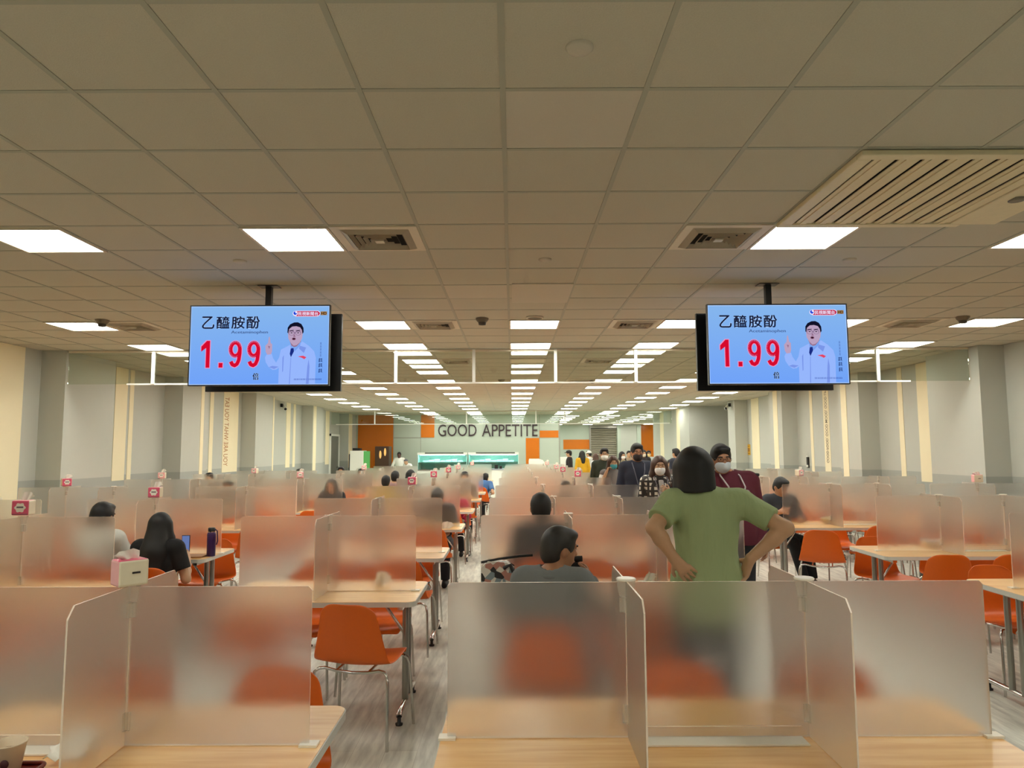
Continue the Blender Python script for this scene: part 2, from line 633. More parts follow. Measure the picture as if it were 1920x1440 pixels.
# ------------------------------------------------------------------ ceiling lights and fittings
LX = [(-10 + .943) * .6, (-7 + .943) * .6, (-4 + .943) * .6, (-1 + .943) * .6, (2 + .943) * .6, (5 + .943) * .6, (8 + .943) * .6]
LY = [4.70, 8.20, 9.97, 11.72, 13.46, 15.2, 16.95, 18.75, 20.5, 22.2, 24.0, 25.8]
M_LAMP = emit('lit_diffuser', LAMP_COL, LAMP, raw=True)
M_OFF = mat('unlit_diffuser', (236, 228, 206), 0.5)
lp_frame = MB()
lp_frame.box(0.0, .6, 0.0, .02, -.008, .02).box(0, .6, .555, .575, -.008, .02).box(0, .02, .02, .555, -.008, .02).box(.58, .6, .02, .555, -.008, .02)
light0 = empty('ceiling_light')
lp_frame.build('frame', M_FRAME, light0)
MB().box(.021, .579, .021, .554, -.004, .01).build('diffuser', M_LAMP, light0)
COLN = ['outermost left column', 'second column from left', 'third column from left', 'centre column', 'third column from right',
        'second column from right', 'outermost right column']
first = True


def place_light(x, y, label, lit=True):
    global first
    if first:
        o = light0
        first = False
    else:
        o = copy_tree(light0)
    o.location = (x, y, CEIL - .001)
    o['label'] = label
    o['category'] = 'ceiling light'
    o['group'] = 'square ceiling lights'
    if not lit:
        for ch in o.children:
            if ch.name.startswith('diffuser'):
                me = ch.data.copy()
                me.materials[0] = M_OFF
                ch.data = me
    return o


RN = ['first', 'second', 'third', 'fourth', 'fifth', 'sixth', 'seventh', 'eighth', 'ninth', 'tenth', 'eleventh', 'twelfth', 'thirteenth']
for j, y in enumerate(LY):
    for i, x in enumerate(LX):
        if j == 0 and i == 3:
            continue
        if x > 6.2:
            continue
        lit = not (i == 3 and j == 3)
        place_light(x, y, '%s square ceiling light, %s row from front, in the %s' % ('lit' if lit else 'unlit', RN[j], COLN[i]), lit)
for y in (-2.2, 0.9):
    for i in (1, 2, 4, 5):
        place_light(LX[i], y, 'lit square ceiling light %s the viewer, in the %s' % ('above' if y > 0 else 'behind', COLN[i]))
for j, y in enumerate((27.9, 29.2)):
    for i in (1, 2, 3, 4, 5):
        place_light(LX[i], y, 'lit square ceiling light beyond the far glass barrier, %s pair, %s' % (('near', 'far')[j], COLN[i]))
for j, y in enumerate((31.5, 33.3, 35.1, 36.9, 38.7, 40.5, 42.3)):
    for i in (3, 4, 5, 6):  # rightmost column is added to brighten the orange end panel
        place_light(LX[i] + 2.4, y, 'lit square ceiling light over the passage, %s in line %s from the left' % (RN[j], ORD[i - 3]))

# square air diffusers (one tile each, nested louvre rings)
dif0 = empty('air_diffuser')
fr = MB()
W = .588


def ring(b, a0, a1, z0, z1):
    """square ring between half sizes a0 > a1, sloping from z0 to z1"""
    v = []
    for a, z in ((a0, z0), (a1, z1)):
        v += [(-a, -a, z), (a, -a, z), (a, a, z), (-a, a, z)]
    f = [(i, (i + 1) % 4, 4 + (i + 1) % 4, 4 + i) for i in range(4)]
    b.add(v, f + [q[::-1] for q in f])


fr.box(-.294, .294, -.29, -.235, -.006, .012).box(-.294, .294, .235, .29, -.006, .012)
fr.box(-.294, -.235, -.235, .235, -.006, .012).box(.235, .294, -.235, .235, -.006, .012)
ring(fr, .235, .188, -.006, -.028)
fr.build('frame', M_FRAME, dif0)
lv = MB()
for a in (.185, .143, .101, .059):
    ring(lv, a, a - .016, -.026, .002)
lv.box(-.03, .03, -.03, .03, -.026, -.018)
lv.build('louvres', M_FRAME, dif0)
MB().box(-.23, .23, -.23, .23, .002, .0045).build('duct_shade', M_DARK, dif0)  # thin dark sheet paints the shade inside the opening
DIFF = [(LX[2] + .6, 4.68, 'right of the front-row light in the third column'), (LX[4] - .6, 4.68, 'left of the front-row light in the third column from right'),
        (LX[2] + .6, 8.18, 'right of the second-row light in the third column'), (LX[4] - .6, 8.18, 'left of the second-row light, third column from right'),
        (LX[0] + .6, 8.18, 'right of the outermost left second-row light'), (LX[6] - .9, 8.18, 'left of the outermost right second-row light'),
        (LX[2] + .6, 11.7, 'right of the fourth-row light in the third column'), (LX[4] - .6, 11.7, 'left of the fourth-row light, third column from right'),
        (LX[4] - .6, 15.2, 'left of the sixth-row light, third column from right'), (LX[1] + .6, 15.2, 'right of the sixth-row light, second column')]
for k, (x, y, t) in enumerate(DIFF):
    o = dif0 if k == 0 else copy_tree(dif0)
    o.location = (x + .3, y + .295, CEIL - .001)
    tag(o, 'square louvred air diffuser ' + t, 'air vent', 'square air diffusers')

# large return-air cassette
ac = empty('ceiling_cassette', (2.366, 4.08, CEIL))
tag(ac, 'large square air-conditioning cassette with long slats at upper right', 'air conditioner')
b = MB()
b.box(-.6, .6, -.594, -.53, -.03, .0).box(-.6, .6, .53, .594, -.03, .0).box(-.6, -.52, -.53, .53, -.03, .0).box(.52, .6, -.53, .53, -.03, .0)
b.build('frame', mat('cassette_plastic', (222, 210, 176), 0.5), ac, bevel=.006)
b = MB()
for k in range(8):
    x = -.52 + .13 * k
    b.box(x + .021, x + .128, -.528, .528, -.020, -.014)
    b.box(x + .05, x + .09, -.528, .528, -.026, -.020)
b.build('slats', mat('cassette_slat', (222, 208, 172), 0.5), ac)
MB().box(-.53, .53, -.54, .54, -.005, -.001).build('cavity_shade', M_DARK, ac)  # flat dark sheet painted as the shade between the slats
b = MB().box(.6, .86, -.594, .594, -.012, 0)
b.build('side_panel', mat('cassette_plastic', (222, 210, 176)), ac, bevel=.004)
MB().lathe([(.045, 0), (.045, -.012), (.03, -.016)], (.66, .1, -.012), 16).build('sensor', mat('grey_sensor', (120, 112, 96), 0.5), ac)

# small ceiling fittings
SMALL = [('smoke_detector', .258, 2.56, 'flat round ceiling cover near the top edge of the view'),
         ('smoke_detector', .264, 5.56, 'small flat round cover between the front ceiling lights'),
         ('smoke_detector', -2.153, 5.57, 'small round ceiling cover above the left hanging screens'),
         ('smoke_detector', 2.69, 5.6, 'small round ceiling cover above the right hanging screens')]
for n, x, y, t in SMALL:
    tag(MB().lathe([(.052, .0), (.052, -.008), (.045, -.016), (.02, -.02)], (0, 0, 0), 20).build(n, M_TILE_NEW), t, 'ceiling fitting').location = (x, y, CEIL + .006)
for x, y, t in ((-.34, 8.09, 'dark cone-shaped detector left of the centre ceiling lights'), (5.16, 8.11, 'dark cone-shaped detector beside the outermost right ceiling light'),
                (-4.68, 8.09, 'dark cone-shaped detector beside the outermost left ceiling light'), (-.23, 15.27, 'distant dark cone-shaped detector left of the centre lights'),
                (1.73, 15.4, 'distant dark cone-shaped detector right of the centre lights')):
    e = empty('heat_detector', (x, y, CEIL))
    tag(e, t, 'detector', 'cone-shaped detectors')
    MB().lathe([(.075, 0), (.07, -.02), (.05, -.045)], n=16).build('base', mat('detector_base', (120, 108, 88), 0.6), e)
    MB().lathe([(.045, -.045), (.04, -.075), (.015, -.08)], n=16).build('head', mat('detector_head', (60, 52, 42), 0.5), e)
e = empty('ceiling_speaker', (.26, 8.03, CEIL))
tag(e, 'round grey ceiling loudspeaker in front of the centre light', 'loudspeaker')
MB().lathe([(.1, 0), (.1, -.012), (.085, -.016)], n=24).build('rim', M_FRAME, e)
MB().lathe([(.082, -.0165), (.04, -.018)], n=24).build('grille', mat('speaker_grille', (110, 100, 84), 0.7), e)
struct(MB().box(.0, .56, 6.38, 7.2, CEIL - .006, CEIL + .002).build('trim_7', M_TILE_NEW))

# wall cameras
for x, y, sgn, t in ((XLR + .05, 21.6, 1, 'white security camera high on the left wall'), (XR - .06, 22.3, -1, 'white security camera high on the right wall by the dark doorway')):
    e = empty('security_camera', (x, y, 2.98))
    tag(e, t, 'camera')
    MB().box(-.03, .03, -.05, .05, .02, .12).build('bracket', M_DARK, e)
    MB().tube([(sgn * .05, .08, .02), (sgn * .16, -.16, -.05)], .05, 12).build('housing', M_WHITE, e)
    MB().tube([(sgn * .16, -.16, -.05), (sgn * .165, -.17, -.053)], .04, 12).build('lens', M_BLACK, e)

# glass smoke barriers hanging from the ceiling
for yb, xl, xr, posts, t in ((10.62, XL, XR, (-5.34, -1.73, -.57, .646, 1.84, 5.44), 'near clear glass smoke barrier hung from the ceiling between the piers'),
                             (27.4, XL - .3, 6.1, (-5.25, -1.75, .9, 2.0), 'far clear glass smoke barrier hung before the serving wall')):
    e = empty('smoke_barrier', (0, yb, CEIL))
    tag(e, t, 'glass barrier', 'hanging glass smoke barriers')
    MB().box(xl + .02, xr - .02, -.004, .004, -.5, -.004).build('glass_pane', M_GLASS, e)
    MB().box(xl + .02, xr - .02, -.02, .02, -.03, -.001).build('top_rail', M_FRAME, e)
    MB().box(xl + .9 if yb < 20 else xl + .2, xr - .9 if yb < 20 else xr - .1, -.012, .012, -.512, -.49).build('bottom_rail', M_WHITE, e)
    for x in posts:
        MB().box(x - .022, x + .022, -.03, -.008, -.5, -.002).build('post', M_WHITE, e)

# notice on the right wall
e = empty('notice', (XRR - .012, 21.9, 1.66))
tag(e, 'small yellow notice on the right wall beside a cream stripe', 'notice')
MB().box(-.004, .004, -.11, .11, -.16, .16).build('board', mat('yellow_card', (226, 178, 40), 0.6), e)
MB().box(-.006, -.0045, -.07, .07, -.06, .05).box(-.006, -.0045, -.08, .08, .09, .11).box(-.006, -.0045, -.08, .08, -.12, -.10).build('print', mat('brown_print', (150, 96, 30), 0.6), e)
e = empty('wall_phone', (XR + .32, 16.0, 1.34))
tag(e, 'small dark wall phone beside a cream stripe on the right wall', 'wall phone')
e.location = (XRR - .012, 17.55, 1.35)
MB().box(-.02, .008, -.05, .05, -.13, .13).build('body', M_BLACK, e, bevel=.005)
MB().box(-.024, -.02, -.04, .04, .14, .16).box(-.03, -.02, -.045, .045, -.11, -.06).build('base', M_WHITE, e)
#PART2

# ================================================================== HANGING SCREENS
M_SCREEN_BG = None


def screen_material():
    m = bpy.data.materials.new('lit_screen')
    m.use_nodes = True
    nt = m.node_tree
    nt.nodes.clear()
    o = nt.nodes.new('ShaderNodeOutputMaterial')
    e = nt.nodes.new('ShaderNodeEmission')
    tc = nt.nodes.new('ShaderNodeTexCoord')
    sp = nt.nodes.new('ShaderNodeSeparateXYZ')
    mr = nt.nodes.new('ShaderNodeMapRange')
    mr.inputs['From Min'].default_value = -.36
    mr.inputs['From Max'].default_value = .36
    cr = nt.nodes.new('ShaderNodeValToRGB')
    cr.color_ramp.elements[0].color = (*lin((112, 162, 248)), 1)
    cr.color_ramp.elements[1].color = (*lin((134, 182, 236)), 1)
    nt.links.new(tc.outputs['Object'], sp.inputs[0])
    nt.links.new(sp.outputs['Z'], mr.inputs['Value'])
    nt.links.new(mr.outputs[0], cr.inputs[0])
    nt.links.new(cr.outputs[0], e.inputs[0])
    nt.links.new(e.outputs[0], o.inputs[0])
    return m


SW, SHH = 1.228, .700
M_SCREEN_BG = screen_material()


def sxy(x, y):
    """picture coordinates of the broadcast (as it reads on the panel) to panel metres"""
    return ((x - 120) / 1540 - .5) * SW, (.5 - (y - 330) / 865) * SHH


def spoly(b, pts, d, mi=0):
    v = [(sxy(x, y)[0], -d, sxy(x, y)[1]) for x, y in pts]
    b.add(v, [tuple(range(len(v)))], mi)


def stext(b, body, x0, y0, x1, y1, d, bold=0.0, mi=0, grow=0.0):
    v, f, _ = text_mesh(body, bold)
    P = []
    for u, w in v:
        x, z = sxy(x0 - grow + u * (x1 - x0 + 2 * grow), y1 + grow - w * (y1 - y0 + 2 * grow))
        P.append((x, -d, z))
    b.add(P, f, mi)


def circle(cx, cy, rx, ry, n=20):
    return [(cx + rx * math.cos(2 * PI * k / n), cy + ry * math.sin(2 * PI * k / n)) for k in range(n)]


def make_tv():
    t = empty('television')
    fr = MB()
    fr.box(-.6225, .6225, -.012, .03, -.36, -.3515).box(-.6225, .6225, -.012, .03, .3515, .36)
    fr.box(-.6225, -.6145, -.012, .03, -.3515, .3515).box(.6145, .6225, -.012, .03, -.3515, .3515)
    fr.box(-.6145, .6145, -.004, .03, -.3515, .3515)
    fr.build('casing', M_BLACK, t)
    scr = MB().box(-SW / 2, SW / 2, -.006, -.0041, -SHH / 2, SHH / 2).build('screen', M_SCREEN_BG, t)
    em = lambda n, c: emit('screen_' + n, c)
    d0 = .0065
    # bright rim of the picture
    b = MB()
    for (x0, x1, z0, z1) in ((-SW / 2, SW / 2, SHH / 2 - .006, SHH / 2), (-SW / 2, SW / 2, -SHH / 2, -SHH / 2 + .006), (-SW / 2, -SW / 2 + .005, -SHH / 2, SHH / 2), (SW / 2 - .005, SW / 2, -SHH / 2, SHH / 2)):
        b.add([(x0, -d0, z0), (x1, -d0, z0), (x1, -d0, z1), (x0, -d0, z1)], [(0, 1, 2, 3)])
    b.build('picture_rim', em('rim', (176, 208, 255)), scr)
    b = MB()
    halo, ink = 0, 1
    for ch, x0, x1 in (('乙', 248, 380), ('醯', 408, 548), ('胺', 575, 718), ('酚', 742, 886)):
        stext(b, ch, x0, 442, x1, 577, d0 + .0004, .035, 0, 3)
        for sx_, sy_ in ((-3, 0), (3, 0), (0, -2), (0, 2)):
            stext(b, ch, x0 + sx_, 442 + sy_, x1 + sx_, 577 + sy_, d0 + .0012, 0, 1)
    b.build('title_text', [em('halo', (170, 204, 250)), em('ink', (22, 26, 52))], scr)
    b = MB()
    stext(b, '倍', 826, 1068, 892, 1143, d0 + .0004, .035, 0, 3)
    for sx_ in (-2, 2):
        stext(b, '倍', 826 + sx_, 1068, 892 + sx_, 1143, d0 + .0012, 0, 1)
    b.build('unit_text', [em('halo', (170, 204, 250)), em('ink', (22, 26, 52))], scr)
    b = MB()
    for sx_ in (-1.5, 1.5):
        stext(b, 'Acetaminophen', 572 + sx_, 600, 980 + sx_, 642, d0 + .0004, .0)
    b.build('subtitle_text', em('slate', (70, 98, 150)), scr)
    em_ = [em('pinkline', (232, 150, 200)), em('red', (214, 10, 46))]
    b = MB()
    one = [(246, 775), (306, 712), (342, 712), (342, 1008), (300, 1008), (300, 790), (246, 832)]
    cx_, cy_ = 300, 860
    spoly(b, [(x + (8 if x > 320 else -8), y + (8 if y > cy_ else -8)) for x, y in one], d0 + .0004, 0)
    spoly(b, one, d0 + .0012, 1)
    b.build('figure_one', em_, scr)
    b = MB()
    spoly(b, [(436, 948), (496, 948), (496, 1014), (436, 1014)], d0 + .0004, 0)
    spoly(b, [(444, 956), (488, 956), (488, 1007), (444, 1007)], d0 + .0012, 1)
    b.build('decimal_point', em_, scr)
    for x0 in (553, 758):
        b = MB()
        cxx = x0 + 71
        bowl = [(cxx + 51 * math.cos(a), 806 + 73 * math.sin(a)) for a in [2 * PI * q / 28 for q in range(29)]]
        tail = [(cxx + 51, 800), (cxx + 51, 850), (cxx + 42, 925), (cxx + 24, 968), (cxx - 2, 985), (cxx - 28, 975), (cxx - 46, 940)]
        for w, dd, mi in ((28, .0004, 0), (20, .0012, 1)):
            for path in (bowl, tail):
                for (ax, ay), (bx, by) in zip(path[:-1], path[1:]):
                    L = math.hypot(bx - ax, by - ay)
                    nx, ny = -(by - ay) / L * w, (bx - ax) / L * w
                    spoly(b, [(ax + nx, ay + ny), (bx + nx, by + ny), (bx - nx, by - ny), (ax - nx, ay - ny)], d0 + dd, mi)
                if path is tail:
                    for (ax, ay) in path[:-1]:
                        spoly(b, circle(ax, ay, w, w, 10), d0 + dd, mi)
        b.build('figure_nine', em_, scr)
    # the presenter shown on the screen
    b = MB()
    coat = [(1110, 1190), (1112, 1010), (1085, 1030), (1045, 1035), (1000, 1005), (965, 950), (955, 900), (970, 868), (1030, 858), (1045, 905), (1080, 955), (1112, 900), (1130, 812), (1235, 758), (1262, 792), (1292, 800), (1366, 722), (1440, 772), (1500, 832), (1520, 905), (1516, 1190)]
    spoly(b, coat, d0 + .0004, 0)
    for p in ([(1415, 1190), (1428, 1000), (1440, 920), (1452, 1000), (1446, 1190)], [(1228, 1190), (1240, 900), (1246, 900), (1238, 1190)], [(1340, 770), (1410, 790), (1385, 850), (1330, 800)], [(1000, 1005), (1040, 990), (1110, 1000), (1060, 1025)], [(1150, 900), (1165, 870), (1160, 1050), (1150, 1060)]):
        spoly(b, p, d0 + .0008, 1)
    spoly(b, [(1235, 760), (1262, 792), (1292, 800), (1350, 735), (1340, 775), (1285, 830), (1240, 800)], d0 + .0012, 2)
    spoly(b, [(1240, 800), (1270, 795), (1276, 832), (1244, 896), (1230, 860)], d0 + .0016, 3)
    spoly(b, [(1225, 715), (1245, 768), (1275, 785), (1305, 778), (1350, 725), (1350, 690)], d0 + .0012, 5)
    spoly(b, [(1203, 600), (1212, 560), (1300, 548), (1352, 566), (1372, 620), (1362, 690), (1338, 735), (1302, 764), (1270, 770), (1238, 738), (1210, 690)], d0 + .0016, 4)
    spoly(b, [(1198, 625), (1200, 570), (1225, 533), (1270, 512), (1312, 510), (1352, 530), (1376, 572), (1379, 620), (1366, 640), (1358, 595), (1338, 566), (1296, 554), (1250, 558), (1218, 584), (1208, 632)], d0 + .002, 6)
    for cx in (1245, 1318):
        spoly(b, circle(cx, 630, 33, 26), d0 + .002, 7)
        spoly(b, circle(cx, 632, 28, 21), d0 + .0024, 4)
        spoly(b, circle(cx, 627, 12, 5, 10), d0 + .0028, 6)
        spoly(b, [(cx - 26, 600), (cx + 24, 596), (cx + 24, 603), (cx - 26, 607)], d0 + .0028, 6)
    spoly(b, [(1275, 625), (1290, 625), (1290, 631), (1275, 631)], d0 + .0024, 7)
    spoly(b, [(1274, 640), (1292, 672), (1262, 672)], d0 + .0024, 5)
    spoly(b, circle(1272, 694, 21, 14), d0 + .0024, 8)
    spoly(b, circle(1272, 694, 13, 7), d0 + .0028, 6)
    hand = [(962, 835), (956, 770), (985, 738), (993, 672), (1003, 668), (1014, 738), (1032, 752), (1032, 830), (1022, 862), (980, 868)]
    spoly(b, hand, d0 + .0008, 4)
    spoly(b, [(985, 770), (1010, 775), (1000, 805)], d0 + .0012, 5)
    spoly(b, [(1320, 888), (1350, 884), (1380, 880), (1416, 898), (1392, 918), (1362, 902)], d0 + .0012, 9)
    b.build('presenter_picture', [em('coat', (150, 182, 252)), em('coat_fold', (122, 150, 232)), em('collar', (120, 160, 240)), em('tie', (24, 44, 130)), em('face', (186, 160, 190)),
                                  em('face_fold', (150, 112, 142)), em('hair', (18, 18, 40)), em('glasses', (110, 84, 120)), em('lips', (120, 60, 84)), em('badge', (226, 70, 100))], scr)
    b = MB()
    pill = [(1290, 386), (1530, 386), (1552, 400), (1556, 414), (1545, 432), (1520, 443), (1290, 443)]
    spoly(b, [(x + (5 if x > 1400 else -5), y + (5 if y > 414 else -5)) for x, y in pill], d0 + .0004, 2)
    spoly(b, pill, d0 + .0008, 0)
    spoly(b, circle(1280, 412, 28, 28), d0 + .0012, 2)
    spoly(b, circle(1280, 408, 20, 20), d0 + .0016, 1)
    spoly(b, [(1280, 408), (1280, 386), (1304, 392), (1302, 410)], d0 + .002, 2)
    stext(b, '民視新聞台', 1312, 393, 1536, 436, d0 + .0012, .016, 2)
    spoly(b, [(1562, 390), (1634, 390), (1634, 432), (1562, 432)], d0 + .0008, 3)
    stext(b, 'HD', 1568, 396, 1630, 427, d0 + .0012, .03, 4)
    b.build('channel_logo', [em('logo_red', (196, 40, 80)), em('logo_blue', (20, 70, 214)), em('logo_white', (236, 226, 252)), em('logo_gold', (170, 130, 80)), em('logo_brown', (52, 30, 20))], scr)
    # illegible small print: strokes only
    rnd = random.Random(3)
    b = MB()
    for k in range(5):
        cx, cyy = 1572, 745 + 33 * k
        for q in range(4):
            yy = cyy - 11 + 7 * q
            spoly(b, [(cx - 9, yy), (cx + 9, yy), (cx + 9, yy + 3), (cx - 9, yy + 3)], d0 + .0004, 0)
        spoly(b, [(cx - 2, cyy - 12), (cx + 2, cyy - 12), (cx + 2, cyy + 13), (cx - 2, cyy + 13)], d0 + .0004, 0)
    b.build('upright_print', em('p1', (86, 120, 190)), scr)
    b = MB()
    for k, cyy in enumerate((930, 985, 1045)):
        for q in range(3):
            yy = cyy - 18 + 14 * q
            spoly(b, [(1550, yy + 3), (1592, yy - 2), (1592, yy + 3), (1550, yy + 8)], d0 + .0004, 1)
        spoly(b, [(1560, cyy - 22), (1566, cyy - 22), (1562, cyy + 22), (1554, cyy + 22)], d0 + .0008, 1)
        spoly(b, [(1580, cyy - 20), (1586, cyy - 22), (1588, cyy + 14), (1598, cyy + 24), (1582, cyy + 16)], d0 + .0008, 1)
    b.m = [0] * len(b.m)
    b.build('signature', em('p2', (30, 52, 116)), scr)
    b = MB()
    x = 1282
    while x < 1585:
        w = rnd.choice((9, 11, 13))
        spoly(b, [(x, 1132), (x + w, 1132), (x + w, 1136), (x, 1136)], d0 + .0004, 2)
        spoly(b, [(x, 1142), (x + w, 1142), (x + w, 1146), (x, 1146)], d0 + .0004, 2)
        spoly(b, [(x + w / 2 - 2, 1130), (x + w / 2 + 2, 1130), (x + w / 2 + 2, 1148), (x + w / 2 - 2, 1148)], d0 + .0008, 2)
        x += w + 5
    b.m = [0] * len(b.m)
    b.build('footer_print', em('p3', (62, 88, 176)), scr)
    MB().box(-.42, .42, .03, .06, -.3, .2).build('back_cover', M_BLACK, t, bevel=.006)
    return t


tv = make_tv()
tv.location = (-2.2375, 6.30, 2.6135)
tag(tv, 'lit hanging screen left of the centre lights, facing the viewer, showing a presenter', 'television', 'ceiling-hung televisions')
tv2 = copy_tree(tv)
tv2.location = (2.355, 6.30, 2.605)
tag(tv2, 'lit hanging screen right of the centre lights, facing the viewer, showing a presenter', 'television', 'ceiling-hung televisions')
for src, (x, z), t in ((tv, (-2.2, 2.585), 'dark screen back to back behind the left lit screen'), (tv2, (2.33, 2.575), 'dark screen back to back behind the right lit screen')):
    c = copy_tree(tv)
    c.location = (x, 6.60, z)
    c.rotation_euler = (0, 0, PI)
    tag(c, t, 'television', 'ceiling-hung televisions')
for x, z, side in ((-2.216, 2.6, 'left'), (2.336, 2.59, 'right')):
    e = empty('screen_mount', (x, 6.45, CEIL))
    tag(e, 'black ceiling pole carrying the %s pair of hanging screens' % side, 'mount', 'screen mounts')
    MB().box(-.026, .026, -.026, .026, -.62, -.004).build('pole', M_BLACK, e)
    MB().box(-.09, .09, -.06, .06, -.006, 0).build('ceiling_plate', M_BLACK, e)
    MB().box(-.2, .2, -.085, .085, z - .1 - CEIL, z + .06 - CEIL).build('bracket', M_BLACK, e)

# ================================================================== CHAIRS
def make_chair():
    root = empty('dining_chair')
    prof = [(.225, .415), (.215, .437), (.16, .447), (.06, .441), (-.05, .433), (-.13, .434), (-.185, .452), (-.215, .50), (-.232, .57), (-.248, .66), (-.264, .74), (-.272, .79), (-.274, .805)]
    halfw = [.185, .2, .218, .232, .240, .242, .238, .228, .212, .192, .176, .164, .140]
    nu = 12
    v, f = [], []
    for i, ((y, z), w) in enumerate(zip(prof, halfw)):
        t = i / (len(prof) - 1)
        back = min(1, max(0, (i - 5) / 3))
        for j in range(nu + 1):
            u = -1 + 2 * j / nu
            c = u * u
            edge = abs(u) ** 3
            v.append((u * w, y + back * (.045 * c) - (.0 if i else 0), z + (1 - back) * (.018 * c - (.02 * edge if i == 0 else 0)) - (.028 * abs(u) ** 5 if i >= len(prof) - 2 else 0)))
    n1 = nu + 1
    for i in range(len(prof) - 1):
        for j in range(nu):
            f.append((i * n1 + j, i * n1 + j + 1, (i + 1) * n1 + j + 1, (i + 1) * n1 + j))
    b = MB().add(v, f, 0, True)
    sh = b.build('shell', M_ORANGE, root)
    so = sh.modifiers.new('thickness', 'SOLIDIFY')
    so.thickness = .007
    so.offset = 0
    ss = sh.modifiers.new('smooth', 'SUBSURF')
    ss.levels = 1
    ss.render_levels = 1
    R = .0095
    for sx in (-1, 1):
        MB().tube([(sx * .205, .145, .425), (sx * .222, .16, .408), (sx * .232, .172, .37), (sx * .25, .20, 0.0)], R).build('leg', M_CHROME, root)
        MB().tube([(sx * .205, -.165, .41), (sx * .224, -.178, .395), (sx * .234, -.188, .35), (sx * .25, -.225, 0.0)], R).build('leg', M_CHROME, root)
    b = MB()
    b.tube([(-.205, -.165, .41), (-.17, -.16, .415), (-.1, -.155, .4), (0, -.15, .392), (.1, -.155, .4), (.17, -.16, .415), (.205, -.165, .41)], R)
    b.tube([(-.205, .145, .425), (-.17, .14, .428), (-.1, .135, .418), (0, .13, .41), (.1, .135, .418), (.17, .14, .428), (.205, .145, .425)], R)
    for sx in (-1, 1):
        b.tube([(sx * .1, .135, .418), (sx * .1, 0, .414), (sx * .1, -.155, .4)], R * .8)
    b.build('seat_frame', M_CHROME, root)
    return root


def far_chair():
    """same chair, one mesh each for shell and frame, for the rows where parts no longer show"""
    root = empty('dining_chair')
    for c in chair0.children:
        if c.name.startswith('shell'):
            o = c.copy()
            COL.objects.link(o)
            o.parent = root
    b = MB()
    for sx in (-1, 1):
        b.tube([(sx * .205, .145, .425), (sx * .228, .168, .39), (sx * .25, .20, 0.0)], .0095, 5)
        b.tube([(sx * .205, -.165, .41), (sx * .23, -.184, .37), (sx * .25, -.225, 0.0)], .0095, 5)
    b.tube([(-.205, -.165, .41), (0, -.15, .392), (.205, -.165, .41)], .0095, 5)
    b.tube([(-.205, .145, .425), (0, .13, .41), (.205, .145, .425)], .0095, 5)
    b.tube([(-.1, -.158, .398), (-.1, .138, .418)], .0095, 5).tube([(.1, -.158, .398), (.1, .138, .418)], .0095, 5)
    b.build('leg_frame', M_CHROME, root)
    return root


chair0 = make_chair()
chairF = far_chair()
_used = {'n': False, 'f': False}


def place_chair(x, y, rz, label, far=False):
    k = 'f' if far else 'n'
    src = chairF if far else chair0
    if _used[k]:
        o = copy_tree(src)
    else:
        o = src
        _used[k] = True
    o.location = (x, y, 0)
    o.rotation_euler = (0, 0, rz)
    tag(o, label, 'chair', 'orange shell chairs at the tables')
    return o


# ================================================================== TABLES AND DIVIDERS
TH = .75


def rounded(x0, x1, y0, y1, r, n=5):
    P = []
    for cx, cyy, a0 in ((x1 - r, y1 - r, 0), (x0 + r, y1 - r, PI / 2), (x0 + r, y0 + r, PI), (x1 - r, y0 + r, 1.5 * PI)):
        for k in range(n + 1):
            a = a0 + PI / 2 * k / n
            P.append((cx + r * math.cos(a), cyy + r * math.sin(a)))
    return P


_tabs = {}


def make_table(L, far):
    t = empty('dining_table')
    h = L / 2
    D = .36
    MB().prism(rounded(-h + .004, h - .004, -D + .004, D - .004, .05), TH - .012, TH).build('tabletop', M_WOOD, t)
    MB().prism(rounded(-h, h, -D, D, .055), TH - .032, TH - .002).build('edge_band', M_EDGE, t)
    if far:
        b = MB()
        for sx in (-1, 1):
            x = sx * (h - .10)
            for yy in (-.055, .055):
                b.tube([(x, yy, .07), (x, yy, TH - .03)], .02, 6)
            b.tube([(x, -.30, .06), (x, .30, .06)], .018, 6)
        b.build('leg_frame', M_LEG, t)
        return t
    for sx in (-1, 1):
        x = sx * (h - .10)
        for yy in (-.06, .06):
            MB().tube([(x, yy, .075), (x, yy, TH - .055)], .021, 10).build('leg', M_LEG, t)
        MB().box(x - .018, x + .018, -.31, .31, TH - .06, TH - .032).build('top_rail', M_CHROME, t)
        ft = MB().tube([(x, -.31, .055), (x, -.29, .068), (x, .29, .068), (x, .31, .055)], .019, 10).build('foot_bar', M_CHROME, t)
        for yy in (-.30, .30):
            MB().lathe([(.022, 0), (.024, .012), (.012, .016), (.012, .05)], (x, yy, 0), 12).build('glide', M_BLACK, ft)
        MB().tube([(x, -.02, .46), (x - sx * .18, 0, TH - .04)], .01, 6).build('brace', M_CHROME, t)
    MB().box(-h + .1, h - .1, -.02, .02, TH - .062, TH - .034).build('beam', M_LEG, t)
    return t


def place_table(x0, x1, y, label, far):
    L = round(x1 - x0, 3)
    k = (L, far)
    if k not in _tabs:
        _tabs[k] = o = make_table(L, far)
    else:
        o = copy_tree(_tabs[k])
    o.location = ((x0 + x1) / 2, y, 0)
    tag(o, label, 'table', 'beech tables with steel legs')
    return o


DH = 1.245 - TH
PT = .0025
_divs = {}


def panel(b, pts, t, axis):
    """acrylic panel: frosted faces, pale edges with their glow put into the colour"""
    b.prism(pts, -t, t, 0, side=1, axis=axis)


